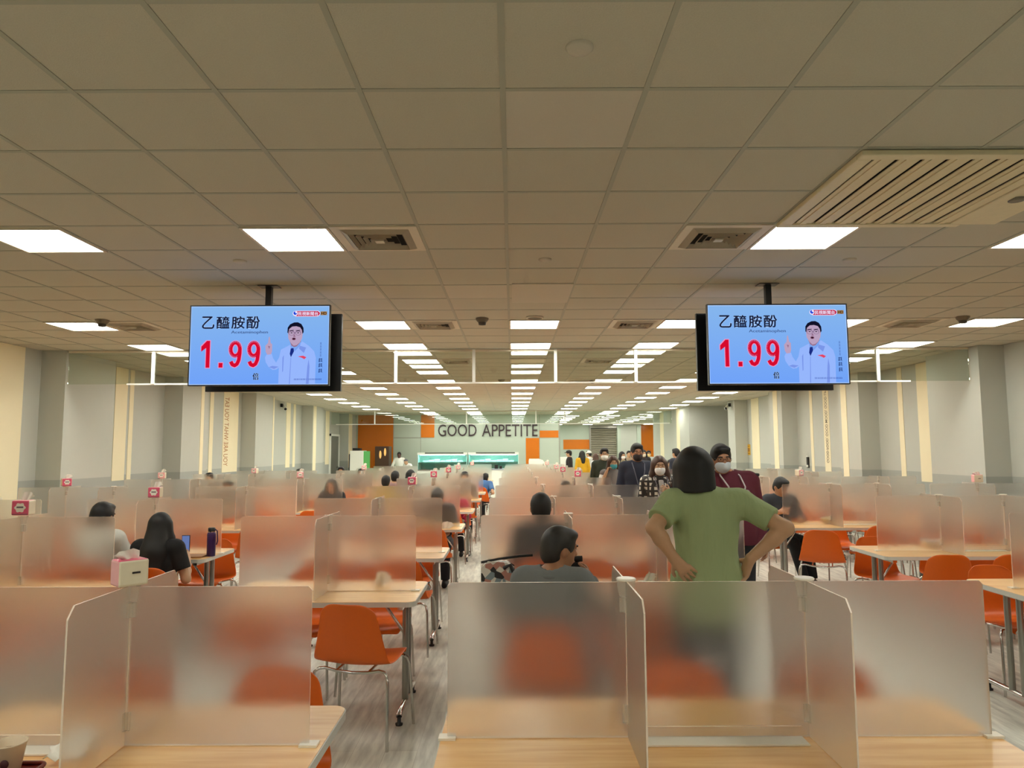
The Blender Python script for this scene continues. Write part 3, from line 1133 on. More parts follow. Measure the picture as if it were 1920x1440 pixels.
def make_divider(L, crosses, ledges, far):
    e = empty('table_divider')
    h = L / 2
    b = MB()
    r = .012
    z1 = DH
    pts = [(-h, .0015), (h, .0015), (h, z1 - r), (h - r, z1), (-h + r, z1), (-h, z1 - r)]
    panel(b, pts, PT, 'y')
    b.build('long_panel', [M_FROST, M_FEDGE], e)
    for cx in crosses:
        b = MB()
        c = .03
        W = .33
        pts = [(-W, .0015), (W, .0015), (W, z1 - c), (W - c, z1 + .004), (-W + c, z1 + .004), (-W, z1 - c)]
        b.prism(pts, cx - PT, cx + PT, 0, side=1, axis='x')
        b.build('cross_panel', [M_FROST, M_FEDGE], e)
        if far:
            MB().box(cx - .02, cx + .02, -.02, .02, z1 - .05, z1 + .012).build('clip', M_CLIP, e)
            continue
        k = MB()
        k.lathe([(.024, -.045), (.03, -.012), (.031, .006)], (cx, 0, z1), 18)
        k.box(cx - .024, cx + .024, -.012, .012, -.095 + z1, -.05 + z1).box(cx - .012, cx + .012, -.024, .024, -.095 + z1, -.05 + z1)
        cl = k.build('clip', M_CLIP, e)
        if len(crosses) == 2:
            MB().lathe([(.032, .006), (.033, .010), (.030, .013)], (cx, 0, z1), 18).build('cap', M_LEDGE, cl)
        k = MB().box(cx - .02, cx + .02, -.012, .012, .05, .105).box(cx - .012, cx + .012, -.02, .02, .05, .105)
        k.build('clip', M_CLIP, e)
    if not far:
        MB().box(-h + .001, h - .001, -PT - .0007, PT + .0007, .0006, .0035).build('base_edge', M_FEDGE, e)  # pale strip added for the bright line along the panel foot
        for cx in crosses:
            MB().box(cx - PT - .0012, cx + PT + .0012, -PT - .0012, PT + .0012, .10, DH - .09).build('joint', M_FEDGE, e)  # pale bar added for the bright line where the panels cross
    for (a, c) in ledges:
        ld = MB().box(a, c, -.075, -PT - .0005, .001, .006).build('ledge', M_LEDGE, e)
        MB().box(a, c, -.0085, -PT - .0008, .0062, .036).build('lip', [M_FROST], ld)
        MB().box(a, c, -.0087, -PT - .0007, .036, .0375).build('lip_edge', M_FEDGE, ld)
    for sx in (-1, 1):
        MB().box(sx * h - .028, sx * h + .028, -.022, .022, .0005, .008).build('clamp', M_LEDGE, e)
    return e


def place_divider(x0, x1, y, crosses, label, ledges=(), far=False):
    xc = (x0 + x1) / 2
    key = (round(x1 - x0, 3), tuple(round(c - xc, 3) for c in crosses), tuple((round(a - xc, 3), round(c - xc, 3)) for a, c in ledges), far)
    if key not in _divs:
        _divs[key] = o = make_divider(key[0], key[1], key[2], far)
    else:
        o = copy_tree(_divs[key])
    o.location = (xc, y, TH)
    tag(o, label, 'divider', 'frosted acrylic table dividers')
    return o


ROWS_A = [2.37, 4.88, 6.67, 8.93, 11.36, 13.8, 16.0, 18.1, 20.3, 22.4]
ROWS_R = [2.42, 4.88, 6.66, 8.95, 11.36, 13.9, 16.0, 18.0, 20.2, 22.4]
OVER = {'B': (.025, .0), 'A': (.03, .045), 'C': (.11, .03)}
BANKS = {
    # name: (end nearest the left, seats, rows, phrase, first row)
    'A': (-1.825, 2, ROWS_A, 'just left of centre aisle', 0),
    'R': (-.215, 3, ROWS_R, 'just right of centre aisle', 0),
    'B': (-3.91, 2, ROWS_A, 'in second bank left of aisle', 1),
    'D': (-6.10, 3, ROWS_A, 'by the left wall', 2),
    'C': (3.33, 3, ROWS_R, 'across the right-hand aisle', 1),
    'E': (5.16, 2, ROWS_R, 'by the right wall', 2),
}
MOD_ = {'B': .62}
rnd = random.Random(11)
SEAT = {2: ('left', 'right'), 3: ('left', 'middle', 'right')}
# chairs that are replaced or absent: (bank, row, side, seat)
SKIP = {('R', 0, 'far', 0), ('A', 0, 'near', 0), ('A', 0, 'near', 1), ('R', 0, 'near', 0), ('R', 0, 'near', 1), ('R', 0, 'near', 2), ('A', 1, 'near', 1),
        ('R', 1, 'near', 0), ('R', 1, 'near', 1), ('B', 2, 'near', 1), ('C', 3, 'near', 0), ('R', 1, 'near', 2)}
def sit_px(px, Y):
    return ((px - 960) * Y / FPX, Y)


SITTING = [(*sit_px(px, Y), rz) for px, Y, rz in ((564, 16.6, PI), (641, 18.6, PI), (679, 16.6, PI), (724, 13.2, 0), (770, 15.4, 0), (741, 14.4, 0), (783, 11.95, PI), (871, 14.4, PI),
           (1057, 11.98, PI), (435, 11.98, PI), (397, 14.3, PI), (856, 12.0, PI), (903, 17.5, -.3))]
SITTING += [(.235, 6.05, 0), (-3.42, 6.02, -.15), (3.50, 9.56, PI), (-.96, 9.50, PI), (-2.98, 11.98, PI)]
for bk, (x0, ns, rows, phr, r0) in BANKS.items():
    MOD = MOD_.get(bk, .588)
    for r in range(r0, len(rows)):
        y = rows[r]
        x1 = x0 + MOD * ns
        far = r >= 5
        if bk in 'DE' and r >= 7 or (bk in 'BC' and r >= 9):
            continue
        row = ORD[r] + '-row'
        place_table(x0 - OVER.get(bk, (.025, .025))[0], x1 + OVER.get(bk, (.025, .025))[1], y, 'beech table, %s table %s' % (row, phr), far)
        cr = [x0 + MOD * k for k in range(1, ns)]
        led = []
        if r < 4:
            if ns == 3:
                led = [(x0 + MOD + .03, x0 + 2 * MOD - .03)]
            elif bk == 'A' and r == 0:
                led = [(x0 + .1, x0 + MOD - .08)]
        place_divider(x0, x1, y, cr, 'frosted acrylic divider on the %s table %s' % (row, phr), led, far)
        for side, sg_ in (('near', -1), ('far', 1)):
            for k in range(ns):
                if (bk, r, side, k) in SKIP:
                    continue
                if r >= 8 and side == 'far':
                    continue
                jx, jy, ja = rnd.uniform(-.05, .05), rnd.uniform(-.03, .06), rnd.uniform(-.12, .12)
                dy = .36 + .02 + jy
                cxp, cyp, crz = x0 + MOD * (k + .5) + jx, y + sg_ * dy, (0 if sg_ < 0 else PI) + ja
                for px_, py_, prz in SITTING:
                    if abs(px_ - x0 - MOD * (k + .5)) <= MOD / 2 and abs(py_ - cyp) < .6 and abs(math.cos(prz) - (1 if sg_ < 0 else -1)) < .3:
                        cxp, cyp, crz = px_ - .08 * math.sin(prz), py_ + .08 * math.cos(prz), prz
                place_chair(cxp, cyp, crz,
                            'orange chair, %s side, %s place, %s table %s' % (side, SEAT[ns][k], row, phr), r >= 5)
MOD = .588
place_chair(-.905, 4.46, -.22, 'orange chair turned outward in the aisle, near side of the second-row table left')
place_chair(.16, 3.93, -.05, 'orange chair under the seated man in the grey jacket')
place_chair(.72, 4.36, .1, 'orange chair in front of the standing woman in green')
place_chair(-2.77, 5.80, -.12, 'orange chair under the seated woman with long black hair')
place_chair(3.44, 8.12, -.42, 'orange chair turned outward before the table of the man in dark jacket')
#PART3

# ================================================================== TISSUE PACKS ON THE DIVIDERS
def blob_sheet(b, base, h, w, lean, mi=0, seed=0):
    """a tuft of pulled tissue: a folded sheet with a ragged top"""
    rr = random.Random(seed)
    n = 9
    rows = []
    for i in range(4):
        t = i / 3
        row = []
        for j in range(n):
            u = -1 + 2 * j / (n - 1)
            z = base[2] + h * t * (1 - .35 * abs(u + .2 * lean) ** 2) + (rr.uniform(-.006, .006) if i == 3 else 0)
            row.append((base[0] + u * w * (.55 + .45 * t) + lean * .03 * t, base[1] + .012 * math.sin(u * 4 + t * 2) * (1 - .3 * t), z))
        rows.append(row)
    v = [p for q in rows for p in q]
    f = [(i * n + j, i * n + j + 1, (i + 1) * n + j + 1, (i + 1) * n + j) for i in range(3) for j in range(n - 1)]
    v2 = [(x, y + .004, z) for x, y, z in v]
    N = len(v)
    b.add(v + v2, f + [tuple(k + N for k in q[::-1]) for q in f], mi, True)
    return b


def make_pack(w=.105, d=.085, h=.095, front=M_PINK, top=M_ROSE, label_on=True, seed=0):
    e = empty('tissue_pack')
    b = MB().box(-w / 2, w / 2, -d / 2, d / 2, 0.001, h)
    b.m = [0, 1, 0, 2, 0, 2] if label_on else [0, 1, 0, 3, 0, 3]
    b.build('pack_body', [front, top, M_PALE, M_ROSE], e, bevel=.008)
    if label_on:
        pts = [(.031 * math.cos(a) * (1 + .12 * math.cos(6 * a)), h * .52 + .029 * math.sin(a) * (1 + .12 * math.cos(6 * a))) for a in [2 * PI * k / 30 for k in range(30)]]
        MB().prism(pts, -d / 2 - .0016, -d / 2 - .0002, axis='y').build('flower_print', M_TISSUE, e)
        MB().box(-.02, .02, -d / 2 - .0024, -d / 2 - .0017, h * .5, h * .5 + .010).box(-w / 2 + .006, w / 2 - .006, -d / 2 - .0012, -d / 2 - .0002, .006, .010).build('pack_print', mat('grey_print', (110, 96, 104), 0.6), e)
    else:
        MB().box(-.006, .022, -d / 2 - .0016, -d / 2 - .0002, h * .48, h * .55).build('pack_print', mat('dark_print', (40, 30, 30), 0.6), e)
    blob_sheet(MB(), (0, 0, h - .002), .055 if label_on else .036, .035 if label_on else .046, 1 if label_on else -.5, 0, seed).build('tissue', M_TISSUE, e)
    return e


packA = make_pack()
packB = make_pack(front=M_PALE, top=M_PINK, label_on=False, seed=4)
packC = make_pack(front=M_ROSE, top=M_TISSUE, seed=9)
_pk = {}


def put_pack(kind, x, y, rz, label, z=None, scale=1.0, tilt=0.0):
    src = {'A': packA, 'B': packB, 'C': packC}[kind]
    if kind in _pk:
        o = copy_tree(src)
    else:
        o = src
        _pk[kind] = 1
    o.location = (x, y, TH + DH + .0135 if z is None else z)
    o.rotation_euler = (tilt, 0, rz)
    o.scale = (scale, scale, scale)
    tag(o, label, 'tissue pack', 'tissue packs standing on the dividers')


put_pack('B', -1.237, 2.36, .82, 'cream tissue pack with pink top on the front left divider', scale=.88, z=TH + DH + .007)
BX = lambda k: BANKS['B'][0] + .62 * k
put_pack('A', BX(1) + .0, 4.88, .12, 'pink tissue pack at far left on the second-row divider', scale=1.05)
put_pack('A', BX(1), 6.67, .1, 'pink tissue pack behind the two seated diners at left, third-row divider')
put_pack('A', BANKS['D'][0] + MOD, 8.93, .75, 'pink tissue pack seen corner-on by the left wall, fourth-row divider')
put_pack('C', BANKS['D'][0] + MOD, 11.36, .2, 'pale tissue pack by the left wall, above the pink one, fifth-row divider')
put_pack('C', BX(1) - .05, 11.36, .3, 'pale tissue pack on the fifth-row divider in the second left bank')
put_pack('C', BANKS['D'][0] + 2 * MOD, 13.8, -.2, 'pale tissue pack on the sixth-row divider by the left wall')
put_pack('C', BX(1), 16.0, .1, 'pale tissue pack before the tall orange wall panel')
AX = BANKS['A'][0] + MOD
put_pack('A', AX, 8.93, -.08, 'pink tissue pack on fourth-row divider left of the centre aisle')
put_pack('A', AX, 11.36, .05, 'pink tissue pack on fifth-row divider left of the centre aisle')
put_pack('A', AX, 13.8, .5, 'pink tissue pack with tall tissue on sixth-row divider left of aisle')
put_pack('C', AX + .02, 16.0, .5, 'pale tissue pack on seventh-row divider left of centre aisle')
put_pack('C', AX + .1, 20.3, .1, 'pale tissue pack on ninth-row divider left of centre aisle')
RX = BANKS['R'][0] + MOD
put_pack('A', RX + MOD * 1 + .06, 11.36, 0, 'pink tissue pack on fifth-row divider before the waiting people')
put_pack('A', RX + MOD, 13.9, .1, 'pink tissue pack on sixth-row divider right of the centre aisle')
put_pack('C', RX + MOD, 16.0, .2, 'pale tissue pack on seventh-row divider right of the centre aisle')
put_pack('C', RX + MOD, 20.2, .2, 'pale tissue pack on ninth-row divider right of the centre aisle')
CX = BANKS['C'][0] + MOD
put_pack('C', CX + MOD, 11.36, .5, 'pink and white tissue pack on fifth-row divider across the right-hand aisle')
put_pack('B', BANKS['E'][0] + MOD, 8.95, -.15, 'cream tissue pack near the right wall on the fourth-row divider')
put_pack('C', CX + .1, 18.0, .1, 'pale tissue pack on eighth-row divider across the right-hand aisle')

# ================================================================== THINGS ON THE TABLES
# paper cup, tray and napkins at lower left
e = empty('paper_cup', (-1.462, 2.165, TH + .001))
tag(e, 'white paper cup half full of brown drink at lower left', 'cup')
MB().lathe([(.028, 0), (.03, .002), (.044, .088), (.0465, .09), (.046, .093), (.042, .0925), (.028, .006)], n=28).build('cup_wall', mat('cup_paper', (226, 206, 176), 0.6), e)
MB().lathe([(.0355, .068), (.0355, .0685)], n=28).build('drink', mat('brown_drink', (120, 78, 44), 0.15), e)
MB().ball((.014, -.0375, .045), (.013, .006, .012)).build('printed_mark', mat('plum_print', (70, 30, 34), 0.6), e)
e = empty('food_tray', (-1.415, 2.185, TH + .001))
tag(e, 'dark red tray with rounded corners at the lower left corner', 'tray')
MB().prism(rounded(-.17, .035, -.15, .03, .02), 0, .008).build('base', mat('red_brown_plastic', (112, 36, 28), 0.35), e)
P = rounded(-.17, .035, -.15, .03, .02)
b = MB()
b.tube([(x, y, .014) for x, y in P + P[:1]], .006, 8)
b.build('rim', mat('red_brown_plastic', (112, 36, 28)), e)
b = MB()
rr = random.Random(5)
n = 9
V = []
for i in range(n):
    for j in range(n):
        u, w = i / (n - 1), j / (n - 1)
        V.append((-.05 + .10 * u + .01 * math.sin(w * 9), -.02 + .10 * w, .022 + .035 * math.sin(u * 3.0) * w + .008 * math.sin(u * 13 + w * 5) + .02 * w))
F = [(i * n + j, (i + 1) * n + j, (i + 1) * n + j + 1, i * n + j + 1) for i in range(n - 1) for j in range(n - 1)]
b.add(V, F, 0, True)
o = b.build('crumpled_napkin', M_TISSUE)
so = o.modifiers.new('thickness', 'SOLIDIFY')
so.thickness = .002
o.location = (-1.345, 2.235, TH + .004)
tag(o, 'crumpled white napkin beside the dark red tray at lower left', 'napkin')

# purple flask, tray and napkin in front of the long-haired diner
e = empty('flask', (-2.69, 6.50, TH + .001))
tag(e, 'dark purple drinking flask with handle lid on the long-haired diner\'s table', 'flask')
MB().lathe([(.034, 0), (.037, .004), (.038, .19), (.034, .205), (.030, .21)], n=24).build('body', mat('purple_metal', (62, 34, 86), 0.35, metal=.3), e)
MB().lathe([(.031, .211), (.031, .217)], n=24).build('neck_ring', M_CHROME, e)
MB().lathe([(.030, .2175), (.031, .245), (.026, .25)], n=24).build('lid', M_BLACK, e)
MB().tube([(.03, 0, .235), (.05, 0, .22), (.055, 0, .13), (.045, 0, .10)], .006, 8).build('carry_loop', mat('purple_strap', (52, 26, 72), 0.6), e)
o = MB().prism(rounded(-.20, .20, -.09, .09, .03), 0, .012).build('food_tray', mat('brown_tray', (150, 104, 62), 0.5))
o.location = (-2.93, 6.47, TH + .001)
tag(o, 'brown food tray beside the purple flask', 'tray')
o = blob_sheet(MB(), (0, 0, 0), .07, .06, .5, 0, 2).build('napkin', M_TISSUE)
o.location = (-2.97, 6.47, TH + .014)
tag(o, 'white napkin standing on the brown tray beside the purple flask', 'napkin')
# dishes on the fourth row left of the aisle
o = MB().lathe([(.05, 0), (.085, .045), (.088, .048), (.082, .046), (.05, .006)], n=24).build('bowl', mat('cream_bowl', (216, 202, 150), 0.5))
o.location = (-.93, 8.70, TH + .001)
tag(o, 'cream bowl on the fourth-row table left of the centre aisle', 'bowl')
o = blob_sheet(MB(), (0, 0, 0), .085, .075, 1.2, 0, 8).build('napkin', M_TISSUE)
o.location = (-.80, 8.66, TH + .001)
tag(o, 'white folded napkin on the fourth-row table left of the centre aisle', 'napkin')
# second-row tables
o = blob_sheet(MB(), (0, 0, 0), .10, .055, 1.4, 0, 6).build('napkin', M_TISSUE)
o.location = (-.93, 5.06, TH + .001)
tag(o, 'white napkin blurred behind the second-row divider left of the aisle', 'napkin')
put_pack('C', .85, 4.66, .2, 'tissue pack standing on the table at the elbow of the woman in green', z=TH + .001)
o = MB().lathe([(.06, 0), (.095, .05), (.10, .052), (.09, .05), (.06, .008)], n=24).build('bowl', M_TISSUE)
o.location = (3.97, 6.92, TH + .001)
tag(o, 'white bowl blurred behind the third-row divider across the right-hand aisle', 'bowl')
o = MB().lathe([(.06, 0), (.095, .05), (.10, .052), (.09, .05), (.06, .008)], n=24).build('bowl', mat('cream_bowl', (216, 202, 150)))
o.location = (3.98, 9.16, TH + .001)
tag(o, 'pale bowl in front of the seated man in dark jacket', 'bowl')

# patterned tote bag, small camera on the second-row table
e = empty('tote_bag', (-.085, 4.28, .0))
tag(e, 'patterned cloth tote bag hanging beside the man in the grey jacket', 'bag')
m_pat = bpy.data.materials.new('patterned_cloth')
m_pat.use_nodes = True
nt = m_pat.node_tree
vo = nt.nodes.new('ShaderNodeTexVoronoi')
vo.inputs['Scale'].default_value = 26
cr = nt.nodes.new('ShaderNodeValToRGB')
for k, (p, c) in enumerate(((0, (40, 34, 36)), (.22, (222, 216, 206)), (.62, (186, 130, 116)), (.8, (130, 146, 152)))):
    el = cr.color_ramp.elements[k] if k < 2 else cr.color_ramp.elements.new(p)
    el.position = p
    el.color = (*lin(c), 1)
cr.color_ramp.interpolation = 'CONSTANT'
tc = nt.nodes.new('ShaderNodeTexCoord')
sx_ = nt.nodes.new('ShaderNodeSeparateColor')
nt.links.new(tc.outputs['Object'], vo.inputs['Vector'])
nt.links.new(vo.outputs['Color'], sx_.inputs[0])
nt.links.new(sx_.outputs[0], cr.inputs[0])
nt.links.new(cr.outputs[0], nt.nodes['Principled BSDF'].inputs['Base Color'])
b = MB()
b.prism([(-.10, .765), (.10, .765), (.095, 1.0), (.05, 1.03), (-.06, 1.04), (-.10, 1.0)], -.05, .05, axis='y')
b.build('bag_body', m_pat, e, bevel=.03)
MB().tube([(-.10, -.03, 1.03), (0, -.035, 1.05), (.12, -.035, 1.065), (.2, -.03, 1.07)], .007, 8).build('top_edge', M_BLACK, e)
MB().tube([(.03, -.055, 1.0), (.07, -.06, 1.02), (.10, -.06, .95), (.085, -.056, .90)], .012, 8).build('strap', M_BLACK, e)
e = empty('phone_camera', (.36, 4.32, .985))
tag(e, 'small black camera raised by the man in the grey jacket', 'camera')
MB().box(-.035, .035, -.02, .02, -.02, .035).build('body', M_BLACK, e, bevel=.006)
MB().tube([(-.01, 0, .052), (.05, 0, .054)], .018, 12).build('top_barrel', M_BLACK, e)

# ================================================================== SERVING COUNTERS AND MACHINES
M_TEALIN = mat('pale_case_lining', (206, 236, 230), 0.4)
M_LED = emit('cool_case_lamp', (0.78, 1.0, 0.97), 26.0, raw=True)
for k, (pa, pb, t) in enumerate(((782, 876, 'left glass-fronted serving case lit pale teal under the GOOD APPETITE sign'), (877, 972, 'right glass-fronted serving case lit pale teal under the GOOD APPETITE sign'))):
    Yc = 28.6
    xa, xb = far_px(pa, 850, Yc)[0], far_px(pb, 850, Yc)[0]
    e = empty('serving_case', ((xa + xb) / 2, Yc, 0))
    tag(e, t, 'serving case', 'glass-fronted serving cases')
    w = (xb - xa) / 2 - .01
    MB().box(-w, w, 0, .9, .0, .88).build('counter', M_WHITE, e)
    MB().box(-w, w, -.04, .94, .88, .92).build('countertop', M_LEG, e)
    MB().box(-w, w, .86, .9, .921, 1.5).box(-w, -w + .03, .06, .86, .921, 1.5).box(w - .03, w, .06, .86, .921, 1.5).build('lining', M_TEALIN, e)
    MB().box(-w, w, -.02, .92, 1.5, 1.59).build('canopy', M_WHITE, e)
    MB().box(-w + .3, w - .15, -.024, -.0205, 1.55, 1.592).build('canopy_trim', mat('dark_trim', (60, 60, 58), 0.5), e)
    MB().box(-w + .1, w - .1, .1, .2, 1.485, 1.499).build('case_lamp', M_LED, e)
    MB().box(-w + .03, w - .03, .0, .01, .921, 1.5).build('guard_glass', M_TEAL, e)
    MB().box(-w + .04, w - .04, .05, .8, 1.19, 1.21).build('shelf', M_LEG, e)
    for q in range(7):
        x = -w + .3 + q * (2 * w - .6) / 6
        MB().box(x - .11, x + .11, .25, .65, 1.211, 1.27 + .03 * (q % 3)).build('food_pan', M_TEALIN, e, bevel=.01)
e = empty('service_counter', (-.35, 25.6, 0))
tag(e, 'white cash counter at the end of the centre aisle', 'counter')
MB().box(-.45, .75, 0, .5, 0, .98).build('body', M_WHITE, e)
MB().box(-.48, .78, -.03, .53, .98, 1.02).build('top', mat('counter_grey', (150, 158, 172), 0.4), e)
o = MB().box(-.12, .0, -.06, .06, 0, .13).box(.06, .14, -.05, .05, 0, .09).build('card_terminal', M_BLACK)
o.location = (-.52, 25.8, 1.021)
tag(o, 'small black pay terminal on the white cash counter', 'terminal')
# drinks cabinet and brown machine at left
e = empty('drinks_cabinet', (-5.95, 28.0, 0))
tag(e, 'white drinks cabinet with a glowing green front edge at far left', 'cabinet')
MB().box(-.30, .22, -.3, .3, 0, 1.68).build('body', M_WHITE, e, bevel=.01)
MB().box(.22, .36, -.28, .28, .2, 1.66).build('green_front', emit('green_glow', (110, 190, 100), .8), e)
MB().box(-.36, -.302, -.2, .28, 0, 1.55).build('side_grille', M_BLACK, e)
MB().box(-.22, .05, -.2, .2, 1.68, 1.78).build('top_unit', M_BLACK, e)
e = empty('vending_machine', (-5.25, 29.3, 0))
tag(e, 'dark brown machine with two lit amber ovals by the orange panel', 'machine')
MB().box(-.28, .28, -.35, .35, 0, 1.85).build('body', mat('dark_brown_enamel', (74, 46, 30), 0.4), e, bevel=.015)
b = MB()
for x, z in ((-.06, 1.52), (.13, 1.62)):
    b.prism([(x + .045 * math.cos(a), z + .16 * math.sin(a)) for a in [2 * PI * q / 20 for q in range(20)]], -.356, -.351, axis='y')
b.build('lit_ovals', emit('amber_glow', (255, 196, 110), 1.1), e)
e = empty('service_machine', (1.0, 28.8, 0))
tag(e, 'white rounded machine right of the serving cases', 'machine')
MB().prism([(-.35, .95), (.33, .95), (.33, 1.1), (.2, 1.28), (.05, 1.33), (-.33, 1.33), (-.35, 1.25)], -.25, .25, axis='y').build('hood', M_WHITE, e, bevel=.02)
MB().box(-.4, .4, -.3, .3, 0, .95).build('base', M_WHITE, e)
e = empty('order_kiosk', (2.13, 28.5, 0))
tag(e, 'white ordering kiosk beside the man in a black cap', 'kiosk')
MB().box(-.22, .22, -.1, .1, 0, 1.0).build('stand', M_WHITE, e)
MB().box(-.24, .22, -.12, .12, 1.0, 1.40).build('head', M_WHITE, e, bevel=.01)
#PART4

# ================================================================== PEOPLE
def V3(*a):
    return np.array(a, float)


def rotm(yaw=0, pitch=0, roll=0):
    """yaw about z, pitch: nod forward (+y down), roll about y"""
    cy_, sy_ = math.cos(yaw), math.sin(yaw)
    cp, sp = math.cos(-pitch), math.sin(-pitch)
    cr_, sr_ = math.cos(roll), math.sin(roll)
    Z = np.array([[cy_, -sy_, 0], [sy_, cy_, 0], [0, 0, 1]])
    X = np.array([[1, 0, 0], [0, cp, -sp], [0, sp, cp]])
    Y = np.array([[cr_, 0, sr_], [0, 1, 0], [-sr_, 0, cr_]])
    return Z @ X @ Y


class Sdf:
    """smooth union of tapered capsules and ellipsoids, meshed by surface nets"""

    def __init__(s):
        s.p = []

    def cap(s, a, b, r1, r2=None, k=.02, flat=False, sx=None):
        s.p.append(('c', np.array(a, float), np.array(b, float), r1, r1 if r2 is None else r2, k, flat))
        return s

    def ell(s, c, r, R=None, k=.02, sub=False):
        s.p.append(('s' if sub else 'e', np.array(c, float), np.array(r, float), np.eye(3) if R is None else R, k))
        return s

    def plane(s, p, n):
        """keep only the side that the normal points away from"""
        s.p.append(('h', np.array(p, float), np.array(n, float) / np.linalg.norm(n)))
        return s

    def mesh(s, name, res, mats, grow=0.0):
        lo = np.full(3, 1e9)
        hi = -lo
        for q in s.p:
            if q[0] == 'c':
                r = max(q[3], q[4])
                lo = np.minimum(lo, np.minimum(q[1], q[2]) - r)
                hi = np.maximum(hi, np.maximum(q[1], q[2]) + r)
            elif q[0] == 'e':
                r = np.sqrt(((q[3] * q[2]) ** 2).sum(1))
                lo = np.minimum(lo, q[1] - r)
                hi = np.maximum(hi, q[1] + r)
        pad = grow + 3 * res
        lo -= pad
        hi += pad
        n = np.ceil((hi - lo) / res).astype(int) + 1
        D = np.full(n, 1.0)
        ax = [lo[i] + res * np.arange(n[i]) for i in range(3)]
        for q in s.p:
            if q[0] == 'h':
                g = (ax[0][:, None, None] - q[1][0]) * q[2][0] + (ax[1][None, :, None] - q[1][1]) * q[2][1] + (ax[2][None, None, :] - q[1][2]) * q[2][2]
                D = np.maximum(D, g)
                continue
            if q[0] == 'c':
                r = max(q[3], q[4])
                a0, a1 = np.minimum(q[1], q[2]) - r, np.maximum(q[1], q[2]) + r
                kk = q[5]
            else:
                r = np.sqrt(((q[3] * q[2]) ** 2).sum(1))
                a0, a1 = q[1] - r, q[1] + r
                kk = q[4]
            m = kk + grow + 3 * res
            i0 = np.maximum(((a0 - m - lo) / res).astype(int), 0)
            i1 = np.minimum(np.ceil((a1 + m - lo) / res).astype(int) + 1, n)
            if (i1 <= i0).any():
                continue
            X = ax[0][i0[0]:i1[0]][:, None, None]
            Y = ax[1][i0[1]:i1[1]][None, :, None]
            Z = ax[2][i0[2]:i1[2]][None, None, :]
            if q[0] == 'c':
                _, a, b, r1, r2, k, flat = q
                ab = b - a
                L2 = max(ab @ ab, 1e-9)
                t = ((X - a[0]) * ab[0] + (Y - a[1]) * ab[1] + (Z - a[2]) * ab[2]) / L2
                tc_ = np.clip(t, 0, 1)
                d = np.sqrt((X - a[0] - ab[0] * tc_) ** 2 + (Y - a[1] - ab[1] * tc_) ** 2 + (Z - a[2] - ab[2] * tc_) ** 2) - (r1 + (r2 - r1) * tc_)
                if flat:
                    d = np.maximum(d, (t - 1) * math.sqrt(L2))
            else:
                _, c, rad, R, k = q
                dx, dy, dz = X - c[0], Y - c[1], Z - c[2]
                u = [(R[0][i] * dx + R[1][i] * dy + R[2][i] * dz) / rad[i] for i in range(3)]
                rr_ = np.sqrt(u[0] ** 2 + u[1] ** 2 + u[2] ** 2)
                g2 = np.sqrt((u[0] / rad[0]) ** 2 + (u[1] / rad[1]) ** 2 + (u[2] / rad[2]) ** 2) + 1e-9
                d = rr_ * (rr_ - 1) / g2
                d = np.where(rr_ < .3, (rr_ - 1) * rad.min(), d)
            sl = (slice(i0[0], i1[0]), slice(i0[1], i1[1]), slice(i0[2], i1[2]))
            o = D[sl]
            if q[0] == 's':
                D[sl] = np.maximum(o, -d)
            else:
                h = np.maximum(k - np.abs(o - d), 0) / max(k, 1e-6)
                D[sl] = np.minimum(o, d) - h * h * k * .25
        D = D - grow
        return nets(D, lo, res, name, mats)


